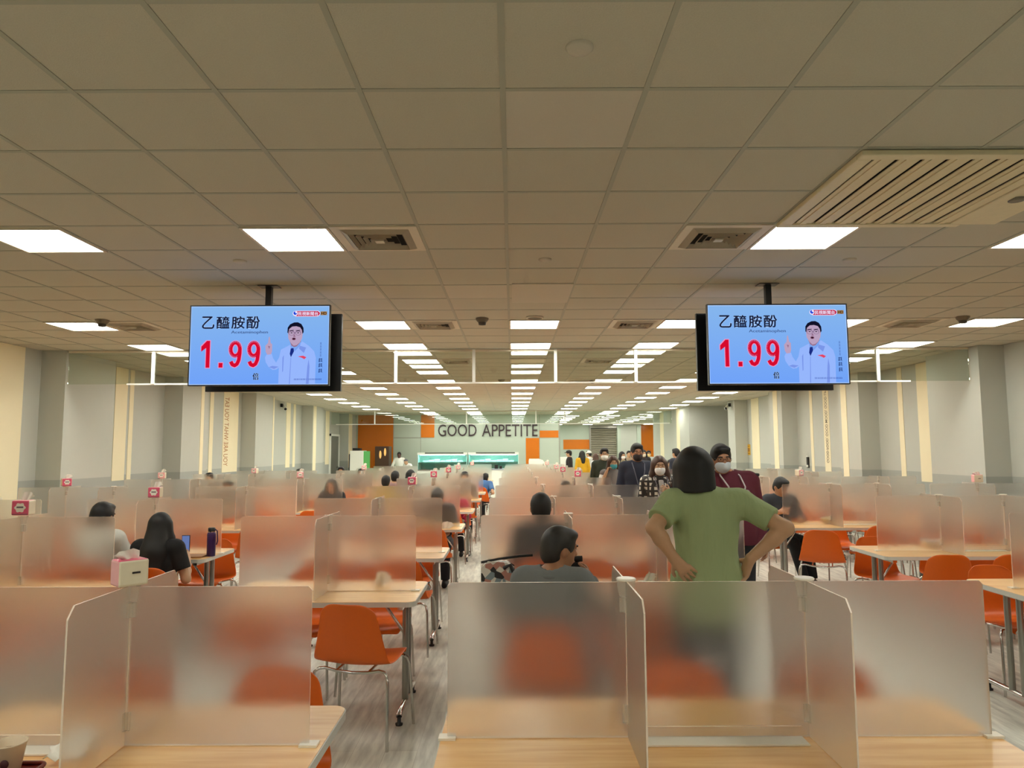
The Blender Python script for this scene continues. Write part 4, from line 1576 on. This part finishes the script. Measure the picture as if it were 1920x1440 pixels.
def nets(D, lo, res, name, mats):
    sg_ = D < 0
    n = np.array(D.shape)
    c = np.zeros(n - 1, int)
    for i in (0, 1):
        for j in (0, 1):
            for k in (0, 1):
                c += sg_[i:n[0] - 1 + i, j:n[1] - 1 + j, k:n[2] - 1 + k]
    act = (c > 0) & (c < 8)
    idx = np.full(n - 1, -1)
    ii = np.argwhere(act)
    idx[act] = np.arange(len(ii))
    acc = np.zeros((len(ii), 3))
    cnt = np.zeros(len(ii))
    cor = [(i, j, k) for i in (0, 1) for j in (0, 1) for k in (0, 1)]
    for a in cor:
        for axis in range(3):
            if a[axis]:
                continue
            b = list(a)
            b[axis] = 1
            A = D[ii[:, 0] + a[0], ii[:, 1] + a[1], ii[:, 2] + a[2]]
            B = D[ii[:, 0] + b[0], ii[:, 1] + b[1], ii[:, 2] + b[2]]
            m = (A < 0) != (B < 0)
            t = A[m] / (A[m] - B[m])
            p = np.tile(np.array(a, float), (m.sum(), 1))
            p[:, axis] += t
            acc[m] += p
            cnt[m] += 1
    v = lo + res * (ii + acc / cnt[:, None])
    F = []
    for axis in range(3):
        o1, o2 = (axis + 1) % 3, (axis + 2) % 3
        sl0 = [slice(None)] * 3
        sl1 = [slice(None)] * 3
        sl0[axis] = slice(0, -1)
        sl1[axis] = slice(1, None)
        s0, s1 = sg_[tuple(sl0)], sg_[tuple(sl1)]
        e = np.argwhere(s0 != s1)
        e = e[(e[:, o1] > 0) & (e[:, o2] > 0) & (e[:, o1] < n[o1] - 1) & (e[:, o2] < n[o2] - 1)]
        if not len(e):
            continue

        def at(d1, d2):
            q = e.copy()
            q[:, o1] -= d1
            q[:, o2] -= d2
            return idx[q[:, 0], q[:, 1], q[:, 2]]
        quad = np.stack([at(1, 1), at(0, 1), at(0, 0), at(1, 0)], 1)
        fl = sg_[e[:, 0], e[:, 1], e[:, 2]]
        quad[~fl] = quad[~fl][:, ::-1]
        F.append(quad)
    F = np.concatenate(F)
    me = bpy.data.meshes.new(name)
    me.vertices.add(len(v))
    me.vertices.foreach_set('co', v.astype(np.float32).ravel())
    me.loops.add(F.size)
    me.loops.foreach_set('vertex_index', F.astype(np.int32).ravel())
    me.polygons.add(len(F))
    me.polygons.foreach_set('loop_start', np.arange(0, F.size, 4, dtype=np.int32))
    me.polygons.foreach_set('loop_total', np.full(len(F), 4, dtype=np.int32))
    me.materials.append(mats)
    me.update(calc_edges=True)
    me.validate()
    me.polygons.foreach_set('use_smooth', np.ones(len(me.polygons), bool))
    return me


def joints(seated, lean=0.0, h=1.70):
    J = {}
    if seated:
        J['pel'] = V3(0, 0, .50)
        J['waist'] = V3(0, -.01, .66)
        J['chest'] = V3(0, .0, .86)
        J['neck'] = V3(0, .0, 1.03)
        J['head'] = V3(0, .03, 1.165)
        J['sh'] = V3(.172, -.005, .985)
        J['el'] = V3(.235, .10, .76)
        J['wr'] = V3(.15, .32, .80)
        J['hip'] = V3(.095, .03, .50)
        J['kn'] = V3(.12, .42, .50)
        J['an'] = V3(.12, .40, .08)
        piv = V3(0, 0, .5)
    else:
        J['pel'] = V3(0, 0, .94)
        J['waist'] = V3(0, .005, 1.08)
        J['chest'] = V3(0, .005, 1.27)
        J['neck'] = V3(0, -.015, 1.44)
        J['head'] = V3(0, .02, 1.58)
        J['sh'] = V3(.178, -.015, 1.385)
        J['el'] = V3(.235, -.035, 1.10)
        J['wr'] = V3(.24, .06, .86)
        J['hip'] = V3(.095, 0, .90)
        J['kn'] = V3(.10, .015, .49)
        J['an'] = V3(.10, -.01, .085)
        piv = V3(0, 0, .94)
    if lean:
        c, s_ = math.cos(-lean), math.sin(-lean)
        for q in ('waist', 'chest', 'neck', 'head', 'sh', 'el', 'wr'):
            d = J[q] - piv
            J[q] = piv + V3(d[0], c * d[1] - s_ * d[2], s_ * d[1] + c * d[2])
    out = {}
    for q, p in J.items():
        if q in ('sh', 'el', 'wr', 'hip', 'kn', 'an'):
            out[q + 'L'] = p * V3(-1, 1, 1)
            out[q + 'R'] = p.copy()
        else:
            out[q] = p
    return out


def person(label, loc, rz, seated=False, top=(60, 60, 66), legs=(34, 34, 40), skin=None, hair='short', hair_mat=None, sleeve='long', mask=None, glasses=False,
           lanyard=None, lean=0.0, head=(0, 0, 0), over=None, res=.02, h=1.70, top_mat=None, cap=None, group=None, wide=1.0, shoes=(30, 30, 32), hands=None, extra=None, hem=None, z0=0.0):
    skin = skin or M_SKIN
    hair_mat = hair_mat or M_HAIR
    sc = h / 1.70
    J = joints(seated, lean)
    for q, p in (over or {}).items():
        J[q] = V3(*p)
    root = empty('person', (*loc, z0), rz)
    root.scale = (sc, sc, sc)
    tag(root, label, 'person', group)
    HR = rotm(*head)
    hc = J['head']
    up = J['neck'] - J['pel']
    up = up / np.linalg.norm(up)
    hd = lambda x, y, z: hc + HR @ V3(x, y, z)
    W = wide

    def torso(s, gr=0.0, k=.06):
        s.ell(J['pel'] + up * .02, V3(.158 * W, .118 * W, .12) + gr, k=k)
        s.ell(J['waist'], V3(.135 * W, .10 * W, .15) + (gr + .014 if gr else 0), k=k)
        s.ell(J['chest'], V3(.158 * W, .112 * W, .18) + gr, k=k)
        s.cap(J['shL'] * .86 + J['neck'] * .14, J['shR'] * .86 + J['neck'] * .14, .062 * W + gr, k=.05)
        s.cap(J['neck'] - up * .06, J['neck'] - up * .01, .075 + gr, .06 + gr, k=.05)
        return s

    def hand(s, wr, el, side, spec):
        d = wr - el
        d = d / np.linalg.norm(d)
        if spec and spec.get('dir') is not None:
            d = V3(*spec['dir'])
            d /= np.linalg.norm(d)
        nrm = V3(*(spec.get('palm', (side * -1.0, .2, 0)) if spec else (side * -1.0, .2, 0)))
        nrm = nrm - d * (nrm @ d)
        nrm /= np.linalg.norm(nrm)
        w = np.cross(d, nrm) * side          # towards the thumb
        curl = spec.get('curl', .5) if spec else .5
        sp = spec.get('spread', 1.0) if spec else 1.0
        for t in (-.6, -.2, .2, .6):
            s.cap(wr + w * .03 * t * .6, wr + d * .075 + w * .034 * t, .017, .014, k=.012)
        fr_ = max(.0085, res * .62)
        for q, (t, L) in enumerate(((.95, .068), (.34, .078), (-.3, .072), (-.95, .056))):
            b0 = wr + d * .078 + w * .033 * t
            d1 = d * math.cos(curl * .8) + nrm * math.sin(curl * .8) + w * .10 * t * sp
            b1 = b0 + d1 * L * .5
            d2 = d * math.cos(curl * 1.9) + nrm * math.sin(curl * 1.9) + w * .08 * t * sp
            b2 = b1 + d2 * L * .5
            s.cap(b0, b1, fr_ + .001, fr_, k=.004)
            s.cap(b1, b2, fr_, fr_ * .85, k=.004)
        t0 = wr + d * .025 + w * .022
        t1 = t0 + (d * .55 + w * .75 + nrm * .35) * .042
        t2 = t1 + (d * .85 + w * .2 + nrm * .45) * .034
        s.cap(t0, t1, fr_ + .004, fr_ + .002, k=.008)
        s.cap(t1, t2, fr_ + .002, fr_, k=.004)

    # ---- body: one continuous surface
    s = Sdf()
    torso(s)
    s.cap(J['neck'] - up * .05, hc + HR @ V3(0, -.015, -.05), .058, .052, k=.03)
    s.ell(hc + HR @ V3(0, -.005, .018), (.076, .094, .098), HR, k=.03)
    s.ell(hc + HR @ V3(0, .022, -.045), (.058, .066, .072), HR, k=.04)
    s.cap(hd(0, .088, .012), hd(0, .103, -.022), .008, .013, k=.012)
    s.cap(hd(-.03, .082, .025), hd(.03, .082, .025), .012, k=.015)
    s.cap(hd(-.014, .083, -.062), hd(.014, .083, -.062), .010, k=.01)
    for sg_ in (-1, 1):
        s.ell(hd(sg_ * .078, -.005, -.005), (.010, .02, .032), HR, k=.01)
    for sd, sg_ in (('L', -1), ('R', 1)):
        sh, el, wr = J['sh' + sd], J['el' + sd], J['wr' + sd]
        s.cap(sh, el, .050, .038, k=.03)
        s.cap(el, el * .65 + wr * .35, .039, .038, k=.02)
        s.cap(el * .65 + wr * .35, wr, .038, .026, k=.02)
        hand(s, wr, el, sg_, (hands or {}).get(sd))
        hp, kn, an = J['hip' + sd], J['kn' + sd], J['an' + sd]
        s.cap(hp, kn, .088, .056, k=.05)
        s.cap(kn, kn * .65 + an * .35, .056, .055, k=.03)
        s.cap(kn * .65 + an * .35, an, .055, .036, k=.02)
        s.cap(an + V3(0, -.03, -.045), an + V3(0, .13, -.055), .035, .028, k=.02)
    o = bpy.data.objects.new('body', s.mesh('body', res, skin))
    COL.objects.link(o)
    o.parent = root
    # ---- top
    s = Sdf()
    torso(s, .014)
    for sd in 'LR':
        sh, el, wr = J['sh' + sd], J['el' + sd], J['wr' + sd]
        if sleeve == 'long':
            s.cap(sh, el, .064, .054, k=.03)
            s.cap(el, el + (wr - el) * .93, .054, .040, k=.02, flat=True)
        elif sleeve == 'short':
            s.cap(sh, sh + (el - sh) * .68, .068, .066, k=.03, flat=True)
        else:
            s.cap(sh, sh + (el - sh) * .18, .062, .056, k=.03, flat=True)
    hz = hem if hem is not None else (.46 if seated else .86)
    if not seated:
        s.cap(V3(-.07, 0, hz - .1), V3(-.06, 0, 1.0), .118 * W, .12 * W, k=.06)
        s.cap(V3(.07, 0, hz - .1), V3(.06, 0, 1.0), .118 * W, .12 * W, k=.06)
        s.plane((0, 0, hz), (0, 0, -1))
    s.ell(J['neck'] + up * .05, (.066, .07, .07), k=0, sub=True)
    tm = top_mat or mat('cloth_%d_%d_%d' % top, top, .85, noise=.06, scale=25, bump=.3)
    o = bpy.data.objects.new('shirt', s.mesh('shirt', res, tm))
    COL.objects.link(o)
    o.parent = root
    # ---- trousers, shoes
    s = Sdf()
    s.ell(J['pel'], (.168 * W, .128 * W, .12), k=.05)
    for sd in 'LR':
        hp, kn, an = J['hip' + sd], J['kn' + sd], J['an' + sd]
        s.cap(hp, kn, .10, .070, k=.05)
        s.cap(kn, an + V3(0, 0, .0), .070, .058, k=.03, flat=True)
    if not seated:
        s.plane((0, 0, 1.02), (0, 0, 1))
    o = bpy.data.objects.new('trousers', s.mesh('trousers', max(res, .014), mat('cloth_%d_%d_%d' % legs, legs, .85, noise=.06, scale=25, bump=.3)))
    COL.objects.link(o)
    o.parent = root
    for sd in 'LR':
        s = Sdf()
        an = J['an' + sd]
        s.cap(an + V3(0, -.035, -.035), an + V3(0, .14, -.045), .045, .038, k=.03)
        s.plane((0, 0, an[2] - .084), (0, 0, -1))
        o = bpy.data.objects.new('shoe', s.mesh('shoe', max(res, .012), mat('shoe_%d_%d_%d' % shoes, shoes, .6)))
        COL.objects.link(o)
        o.parent = root
    # ---- hair
    s = Sdf()
    if hair != 'none':
        s.ell(hc + HR @ V3(0, -.012, .028), (.087, .103, .105), HR, k=.02)
        if hair == 'short':
            s.ell(hc + HR @ V3(0, -.05, -.02), (.078, .062, .075), HR, k=.02)
            s.ell(hc + HR @ V3(0, .045, .085), (.07, .055, .035), HR, k=.02)
        elif hair == 'bob':
            s.cap(hd(0, -.035, .02), hd(0, -.04, -.13), .100, .103, k=.03)
            for sg_ in (-1, 1):
                s.cap(hd(sg_ * .062, .005, .02), hd(sg_ * .072, .01, -.13), .045, .042, k=.03)
            s.plane(hc + HR @ V3(0, 0, -.092), HR @ V3(.06, .12, -1))
        elif hair in ('long', 'vlong'):
            z = -.26 if hair == 'long' else -.36
            w2, w3 = (.09, .075) if hair == 'long' else (.118, .105)
            s.cap(hd(0, -.03, .02), hd(0, -.075, z * .6), .088, w2, k=.03)
            s.cap(hd(0, -.075, z * .6), hd(0, -.095, z), w2, w3, k=.03)
            for sg_ in (-1, 1):
                s.cap(hd(sg_ * .068, -.01, .03), hd(sg_ * .092, .0, -.10), .036, .036, k=.03)
                s.cap(hd(sg_ * .092, .0, -.10), hd(sg_ * .115, .045 if hair == 'long' else -.02, z * .95), .036, .032, k=.03)
        elif hair == 'bun':
            s.ell(hc + HR @ V3(0, -.05, -.02), (.078, .062, .075), HR, k=.02)
            s.ell(hc + HR @ V3(0, -.12, .02), (.045, .04, .045), HR, k=.02)
        s.ell(hc + HR @ V3(0, .105, -.045), (.07 if hair in ('short', 'bun') else .062, .082, .105), HR, k=0, sub=True)
        if hair in ('short', 'bun'):
            for sg_ in (-1, 1):
                s.ell(hc + HR @ V3(sg_ * .09, .012, -.045), (.03, .055, .06), HR, k=0, sub=True)
        o = bpy.data.objects.new('hair', s.mesh('hair', res, hair_mat))
        COL.objects.link(o)
        o.parent = root
    if cap:
        s = Sdf()
        s.ell(hc + HR @ V3(0, -.008, .045), (.094, .11, .088), HR)
        s.plane(hc + HR @ V3(0, 0, .03), HR @ V3(0, 0, -1))
        if cap[1]:
            s.ell(hc + HR @ V3(0, .12, .04), (.065, .07, .012), HR, k=.01)
        o = bpy.data.objects.new('cap', s.mesh('cap', max(res * .8, .008), mat('cap_%d_%d_%d' % cap[0], cap[0], .8)))
        COL.objects.link(o)
        o.parent = root

    def sub(mb, name, m):
        mb.v = [tuple(hc + HR @ V3(*p)) for p in mb.v]
        return mb.build(name, m, root)
    fine = res <= .014
    if fine or mask:
        for sg_ in (-1, 1):
            eb = MB().ball((sg_ * .031, .083, .008), (.0115, .008, .0045), 10, 6, 0).ball((sg_ * .031, .0885, .008), (.006, .004, .0045), 8, 6, 1)
            sub(eb, 'eye', [mat('eye_white', (222, 214, 204), .3), mat('dark_iris', (30, 20, 16), .2)])
            sub(MB().tube([(sg_ * .014, .094, .027), (sg_ * .031, .096, .031), (sg_ * .05, .086, .027)], .0045, 6), 'eyebrow', hair_mat)
    if fine and not mask:
        sub(MB().ball((0, .090, -.063), (.023, .009, .007), 10, 6), 'lips', mat('lips', (160, 96, 84), .5))
    if mask:
        s = Sdf()
        s.ell(hc + HR @ V3(0, .040, -.050), (.066, .070, .066), HR)
        s.cap(hd(0, .098, -.025), hd(0, .104, -.06), .018, .016, k=.03)
        s.plane(hc + HR @ V3(0, .03, 0), HR @ V3(0, -1, .15))
        s.plane(hc + HR @ V3(0, 0, -.008), HR @ V3(0, .1, 1))
        o = bpy.data.objects.new('face_mask', s.mesh('face_mask', min(res, .01), mat('mask_%d_%d_%d' % mask, mask, .8)))
        COL.objects.link(o)
        o.parent = root
        for sg_ in (-1, 1):
            sub(MB().tube([(sg_ * .055, .055, -.02), (sg_ * .08, .0, .01), (sg_ * .084, -.01, -.01), (sg_ * .08, -.004, -.03), (sg_ * .05, .05, -.08)], .002, 5), 'ear_loop', M_WHITE)
    if glasses:
        b = MB()
        for sg_ in (-1, 1):
            pts = [(sg_ * .034 + .025 * math.cos(a), .106, .006 + .019 * math.sin(a)) for a in [2 * PI * q / 14 for q in range(15)]]
            b.tube(pts, .0015, 5, caps=False)
            b.tube([(sg_ * .058, .104, .01), (sg_ * .08, .0, .012)], .002, 5)
        b.tube([(-.01, .107, .01), (.01, .107, .01)], .002, 5)
        sub(b, 'glasses', mat('dark_frame', (40, 34, 32), .4))
    if lanyard:
        yf = .128 * W + .050
        b = MB()
        nk, ch = J['neck'], J['chest']
        end = V3(.0, yf + .012, ch[2] - .20 if not seated else ch[2] - .1)
        for sg_ in (-1, 1):
            p = [nk + V3(sg_ * .07, .0, .03), nk + V3(sg_ * .08, .115, -.005), V3(sg_ * .068, yf - .005, ch[2] + .08), V3(sg_ * .05, yf + .01, ch[2]), end + V3(sg_ * .006, 0, .03)]
            for a, c in zip(p[:-1], p[1:]):
                b.tube([a, c], .0065, 6)
        ly = b.build('lanyard', mat('lanyard_%d_%d_%d' % lanyard, lanyard, .7), root)
        MB().box(end[0] - .034, end[0] + .034, end[1] - .003, end[1] + .003, end[2] - .085, end[2] + .03).build('badge', M_WHITE, ly)
    if extra:
        extra(root, J, hd, sub)
    return root


def at_px(x, Y):
    return (x - 960) * Y / FPX / 1.0


# --- the standing woman in green, seen from behind, hands on her hips
M_SAGE = mat('sage_cotton', (152, 168, 122), .9, noise=.10, scale=5, bump=.6, stretch=(3, 3, .6))
person('woman standing with hands on hips, sage green t-shirt, black bob, seen from behind', (1.015, 3.82), 0.0, top_mat=M_SAGE, legs=(46, 48, 58), hair='bob', sleeve='short', res=.0075, h=1.70, wide=1.0,
       head=(.0, .02, -.03), hem=.80,
       over={'head': (-.052, .03, 1.563), 'neck': (-.025, -.01, 1.445), 'shL': (-.185, -.02, 1.395), 'shR': (.19, -.02, 1.395), 'elL': (-.30, -.13, 1.285), 'elR': (.365, -.14, 1.28), 'wrL': (-.205, -.145, 1.135), 'wrR': (.195, -.10, 1.125)},
       hands={'L': {'dir': (.62, -.05, -.70), 'palm': (.1, .95, .1), 'curl': .32, 'spread': 1.2}, 'R': {'dir': (-.25, .35, -.85), 'palm': (-.9, -.2, 0), 'curl': .55}})
# --- seated man in grey jacket
def grey_extra(root, J, hd, sub):
    nk = J['neck']
    b = MB()
    b.tube([nk + V3(.075 * math.cos(a), -.01 + .075 * math.sin(a), .005 + .012 * math.sin(a)) for a in [2 * PI * q / 20 for q in range(21)]], .018, 8)
    b.build('collar', mat('grey_collar', (108, 112, 112), .85), root)


person('seated man in grey jacket with greying hair, turned to the right', (.215, 3.99), -.25, seated=True, top=(112, 116, 116), legs=(40, 42, 54), hair='short', hair_mat=M_HAIRG, skin=M_SKIN2, res=.0085, h=1.66, wide=1.12,
       head=(-.95, .12, 0), over={'head': (.03, .06, 1.16), 'elR': (.28, .10, .80), 'wrR': (.16, .33, .96), 'elL': (-.26, .10, .74)}, hands={'R': {'curl': .9}}, extra=grey_extra)
# --- diners
person('seated diner with short black hair seen from behind over the second-row divider', (.235, 6.05), .0, seated=True, top=(40, 38, 44), res=.012, h=1.74, wide=1.05, skin=M_SKIN2)
person('seated diner in white shirt with short black hair, seen from behind at left', (-3.42, 6.02), -.15, seated=True, top=(206, 206, 196), sleeve='short', res=.012, h=1.66, wide=1.05, skin=M_SKIN2, head=(.05, .1, 0))
person('seated diner with long straight black hair and black t-shirt, seen from behind', (-2.86, 5.88), -.05, seated=True, top=(16, 15, 16), sleeve='short', hair='vlong', res=.0095, h=1.56, head=(0, .05, 0),
       over={'elR': (.26, .0, .72), 'wrR': (.10, .33, .86)})
e = empty('phone', (-2.80, 6.24, .88))
tag(e, 'phone held up by the long-haired diner in black', 'phone')
MB().box(-.035, .035, -.004, .004, -.06, .085).build('body', M_BLACK, e, bevel=.003)
MB().box(-.031, .031, -.0052, -.0041, -.055, .08).build('display', emit('phone_display', (110, 130, 186), .8), e)


def phone_extra(root, J, hd, sub):
    w = J['wrR']
    MB().box(w[0] - .075, w[0] - .005, w[1] + .07, w[1] + .08, w[2] - .02, w[2] + .12).build('phone', [mat('phone_back', (120, 140, 190), .4)], root)


person('seated man in dark jacket with short black hair, facing the viewer across the right aisle', (3.50, 9.56), PI, seated=True, top=(50, 52, 58), legs=(18, 17, 19), res=.012, h=1.74, wide=1.1, skin=M_SKIN2, lean=.12, head=(.25, .35, 0),
       over={'elR': (.27, .16, .80), 'wrR': (.12, .34, .86), 'knL': (-.17, .42, .5), 'anL': (-.2, .5, .08), 'knR': (.0, .45, .5), 'anR': (-.08, .55, .08)})
person('seated diner bending over food, black hair, at fourth-row table left of aisle', (-.96, 9.50), PI, seated=True, top=(44, 42, 46), res=.014, h=1.66, lean=.38, head=(0, .5, 0), skin=M_SKIN2)
person('seated diner with long black hair and dark top, at fifth-row table, second left bank', (-2.98, 11.98), PI, seated=True, top=(38, 36, 38), hair='long', res=.016, h=1.62, lean=.1, skin=M_SKIN2)
# --- people waiting in the right-hand aisle
M_PLAID = bpy.data.materials.new('checked_flannel')
M_PLAID.use_nodes = True
nt = M_PLAID.node_tree
ck = nt.nodes.new('ShaderNodeTexVoronoi')
ck.inputs['Scale'].default_value = 17
ck.inputs['Randomness'].default_value = .25
ck.distance = 'CHEBYCHEV'
cr = nt.nodes.new('ShaderNodeValToRGB')
cr.color_ramp.elements[0].position = .26
cr.color_ramp.elements[0].color = (*lin((226, 220, 206)), 1)
cr.color_ramp.elements[1].position = .34
cr.color_ramp.elements[1].color = (*lin((44, 38, 34)), 1)
tc = nt.nodes.new('ShaderNodeTexCoord')
nt.links.new(tc.outputs['Object'], ck.inputs['Vector'])
nt.links.new(ck.outputs['Distance'], cr.inputs[0])
nt.links.new(cr.outputs[0], nt.nodes['Principled BSDF'].inputs['Base Color'])


def maroon_extra(root, J, hd, sub):
    b = MB()
    b.lathe([(.022, 0), (.022, .003)], (0, 0, 0), 16)
    o = b.build('chest_emblem', mat('pale_emblem', (196, 170, 176), .7), root)
    o.location = (-.10, .128, 1.30)
    o.rotation_euler = (PI / 2, 0, 0)
    # shoulder bag strap end
    MB().box(-.235, -.17, -.06, .03, 1.43, 1.455).build('shoulder_strap', M_BLACK, root, bevel=.008)


person('standing man in maroon sweater, glasses, blue-white mask and pale lanyard', (at_px(1366, 6.25), 6.25), PI - .05, top=(88, 24, 42), mask=(196, 206, 214), glasses=True, lanyard=(196, 192, 196), hair='short', res=.011, h=1.72, wide=1.14, skin=M_SKIN2, head=(.06, .12, .05), over={'head': (.085, .03, 1.578), 'neck': (.03, -.01, 1.44)}, extra=maroon_extra)


def plaid_extra(root, J, hd, sub):
    s = Sdf()
    s.ell((0, .055, 1.2), (.085, .085, .26))
    s.plane((0, 0, 1.41), (0, 0, 1))
    s.plane((0, 0, .95), (0, 0, -1))
    o = bpy.data.objects.new('undershirt', s.mesh('undershirt', .012, mat('pale_grey_jersey', (206, 204, 198), .85)))
    COL.objects.link(o)
    o.parent = root


person('standing woman with long brown hair, white mask and black-and-white checked shirt', (at_px(1233, 8.5), 8.5), PI, top_mat=M_PLAID, mask=(238, 238, 236), lanyard=(110, 104, 112), hair='long', hair_mat=M_HAIRB, res=.011, h=1.60, head=(-.05, .05, 0),
       over={'elL': (-.25, .06, 1.10), 'wrL': (-.09, .19, 1.27)}, hands={'L': {'dir': (.85, .1, .4), 'palm': (.1, -1, .1), 'curl': .7}}, extra=plaid_extra)
person('standing man in navy sweater with black mask and dark lanyard', (at_px(1192, 10.0), 10.0), PI, top=(30, 34, 50), mask=(36, 28, 28), glasses=True, lanyard=(84, 84, 96), hair='short', res=.011, h=1.76, wide=1.1, skin=M_SKIN2, head=(.05, .05, 0))
person('standing woman with teal mask, grey vest over white sleeves, hand raised to her ear', (at_px(1147, 12.1), 12.1), PI, top=(118, 112, 110), mask=(70, 158, 172), hair='long', hair_mat=M_HAIRB, res=.013, h=1.57, sleeve='none', head=(.1, .1, 0),
       over={'elR': (.26, .08, 1.14), 'wrR': (.13, .10, 1.42)}, hands={'R': {'curl': .9}},
       extra=lambda root, J, hd, sub: [MB().tube([J['sh' + d], J['sh' + d] + (J['el' + d] - J['sh' + d]) * .8], [.06, .055], 12).build('white_sleeve', mat('white_cotton', (232, 230, 224), .85), root) for d in 'LR'])
person('standing man in dark green jacket with white mask behind the teal-masked woman', (at_px(1131, 13.9), 13.9), PI, top=(38, 44, 30), mask=(232, 232, 226), glasses=True, hair='short', res=.014, h=1.71, wide=1.1)

FARP = [
    ('distant person in black cap and black top by the white kiosk', 1066, 25.5, 1.5, dict(top=(32, 24, 24), cap=((24, 20, 20), True), h=1.66)),
    ('distant woman in mustard yellow top with long dark hair', 1090, 24.0, .2, dict(top=(206, 156, 24), hair='long', h=1.64)),
    ('distant person in white top and pale cap before the steel shutter', 1103, 26.0, 1.2, dict(top=(210, 212, 206), cap=((222, 222, 216), False), h=1.64)),
    ('distant woman in white t-shirt with long brown hair before the shutter', 1115, 22.5, .9, dict(top=(236, 236, 234), sleeve='short', hair='long', hair_mat=M_HAIRB, h=1.56)),
    ('distant woman in khaki top with white mask right of the shutter', 1164, 20.5, PI + .5, dict(top=(146, 140, 112), mask=(240, 240, 236), hair='long', h=1.62)),
    ('distant person with dark hair behind the man in navy sweater, left', 1177, 24.0, PI, dict(top=(150, 130, 110), h=1.64)),
    ('distant person in black top with pale mask in front of the orange passage panel', 1205, 24.0, PI, dict(top=(40, 34, 36), mask=(230, 220, 200), hair='long', h=1.66)),
    ('distant person in pale blue top with yellowish mask before the orange passage panel', 1214, 26.0, PI, dict(top=(176, 184, 182), mask=(232, 206, 140), h=1.64)),
    ('distant man in navy jacket with short black hair near the right wall', 1266, 17.5, .6, dict(top=(40, 44, 58), h=1.70, wide=1.1)),
    ('distant seated-height person in black bending by the right wall', 1251, 18.5, PI, dict(top=(28, 26, 28), h=1.45, lean=.3)),
]
for t, px, Y, rz, kw in FARP:
    person(t, (at_px(px, Y), Y), rz, res=.024, **kw)
# kitchen staff behind the counters
person('kitchen worker in white coat standing left of the serving cases', (at_px(749, 28.9), 28.9), PI, top=(236, 236, 230), skin=mat('deep_skin', (84, 56, 50), .55), res=.024, h=1.62, lean=.08, over={'elL': (-.30, .05, 1.08), 'elR': (.30, .05, 1.08)})
person('kitchen worker in white coat and dark headscarf bending beside the serving cases', (at_px(770, 27.8), 27.8), PI - .6, top=(240, 240, 236), hair='none', cap=((90, 92, 98), False), res=.024, h=1.42, lean=.5)
# far seated diners glimpsed over the dividers
SEATED = [
    ('seated diner far down the second left bank, top of dark hair, seventh row', 564, 16.6, PI, dict(top=(120, 118, 112))),
    ('seated diner behind the drinks cabinet, round dark hair, eighth row', 641, 18.6, PI, dict(top=(90, 86, 80))),
    ('seated diner with dark hair before the brown machine, seventh row', 679, 16.6, PI, dict(top=(70, 60, 58))),
    ('seated diner in yellow and red blur below the orange panel, fifth row', 724, 13.2, 0, dict(top=(196, 160, 50), h=1.62)),
    ('seated diner with dark hair left of the serving cases, seventh row', 770, 15.4, 0, dict(top=(150, 120, 110), hair='long')),
    ('seated diner with dark hair beside the pink tissue pack, sixth row', 741, 14.4, 0, dict(top=(150, 120, 116))),
    ('seated diner hidden to the crown behind the fourth-row divider, left of aisle', 783, 11.95, PI, dict(top=(110, 100, 90), h=1.52, lean=.2)),
    ('seated diner with dark crown before the serving cases, sixth row', 871, 14.4, PI, dict(top=(126, 108, 92), h=1.66)),
    ('seated diner with dark crown hidden behind fifth-row divider right of aisle', 1057, 11.98, PI, dict(top=(90, 92, 90), h=1.58, lean=.2)),
    ('seated diner by the left wall, dark crown, fifth-row table', 435, 11.98, PI, dict(top=(70, 72, 66), h=1.60, lean=.1)),
    ('seated diner at far left, tip of dark hair, seventh row', 397, 14.3, PI, dict(top=(70, 72, 66), h=1.66)),
    ('seated diner in red sleeve beside the centre aisle, fifth row', 856, 12.0, PI, dict(top=(190, 36, 80), h=1.5, lean=.45)),
]
for t, px, Y, rz, kw in SEATED:
    kw.setdefault('h', 1.68)
    person(t, (at_px(px, Y), Y), rz, seated=True, res=.022, **kw)
person('seated diner in blue shirt leaning into the centre aisle, eighth row', (at_px(903, 17.5), 17.5), -.3, seated=True, top=(70, 110, 160), res=.02, h=1.55, lean=.4, sleeve='short', over={'elR': (.33, -.06, .72), 'wrR': (.24, .14, .70)})
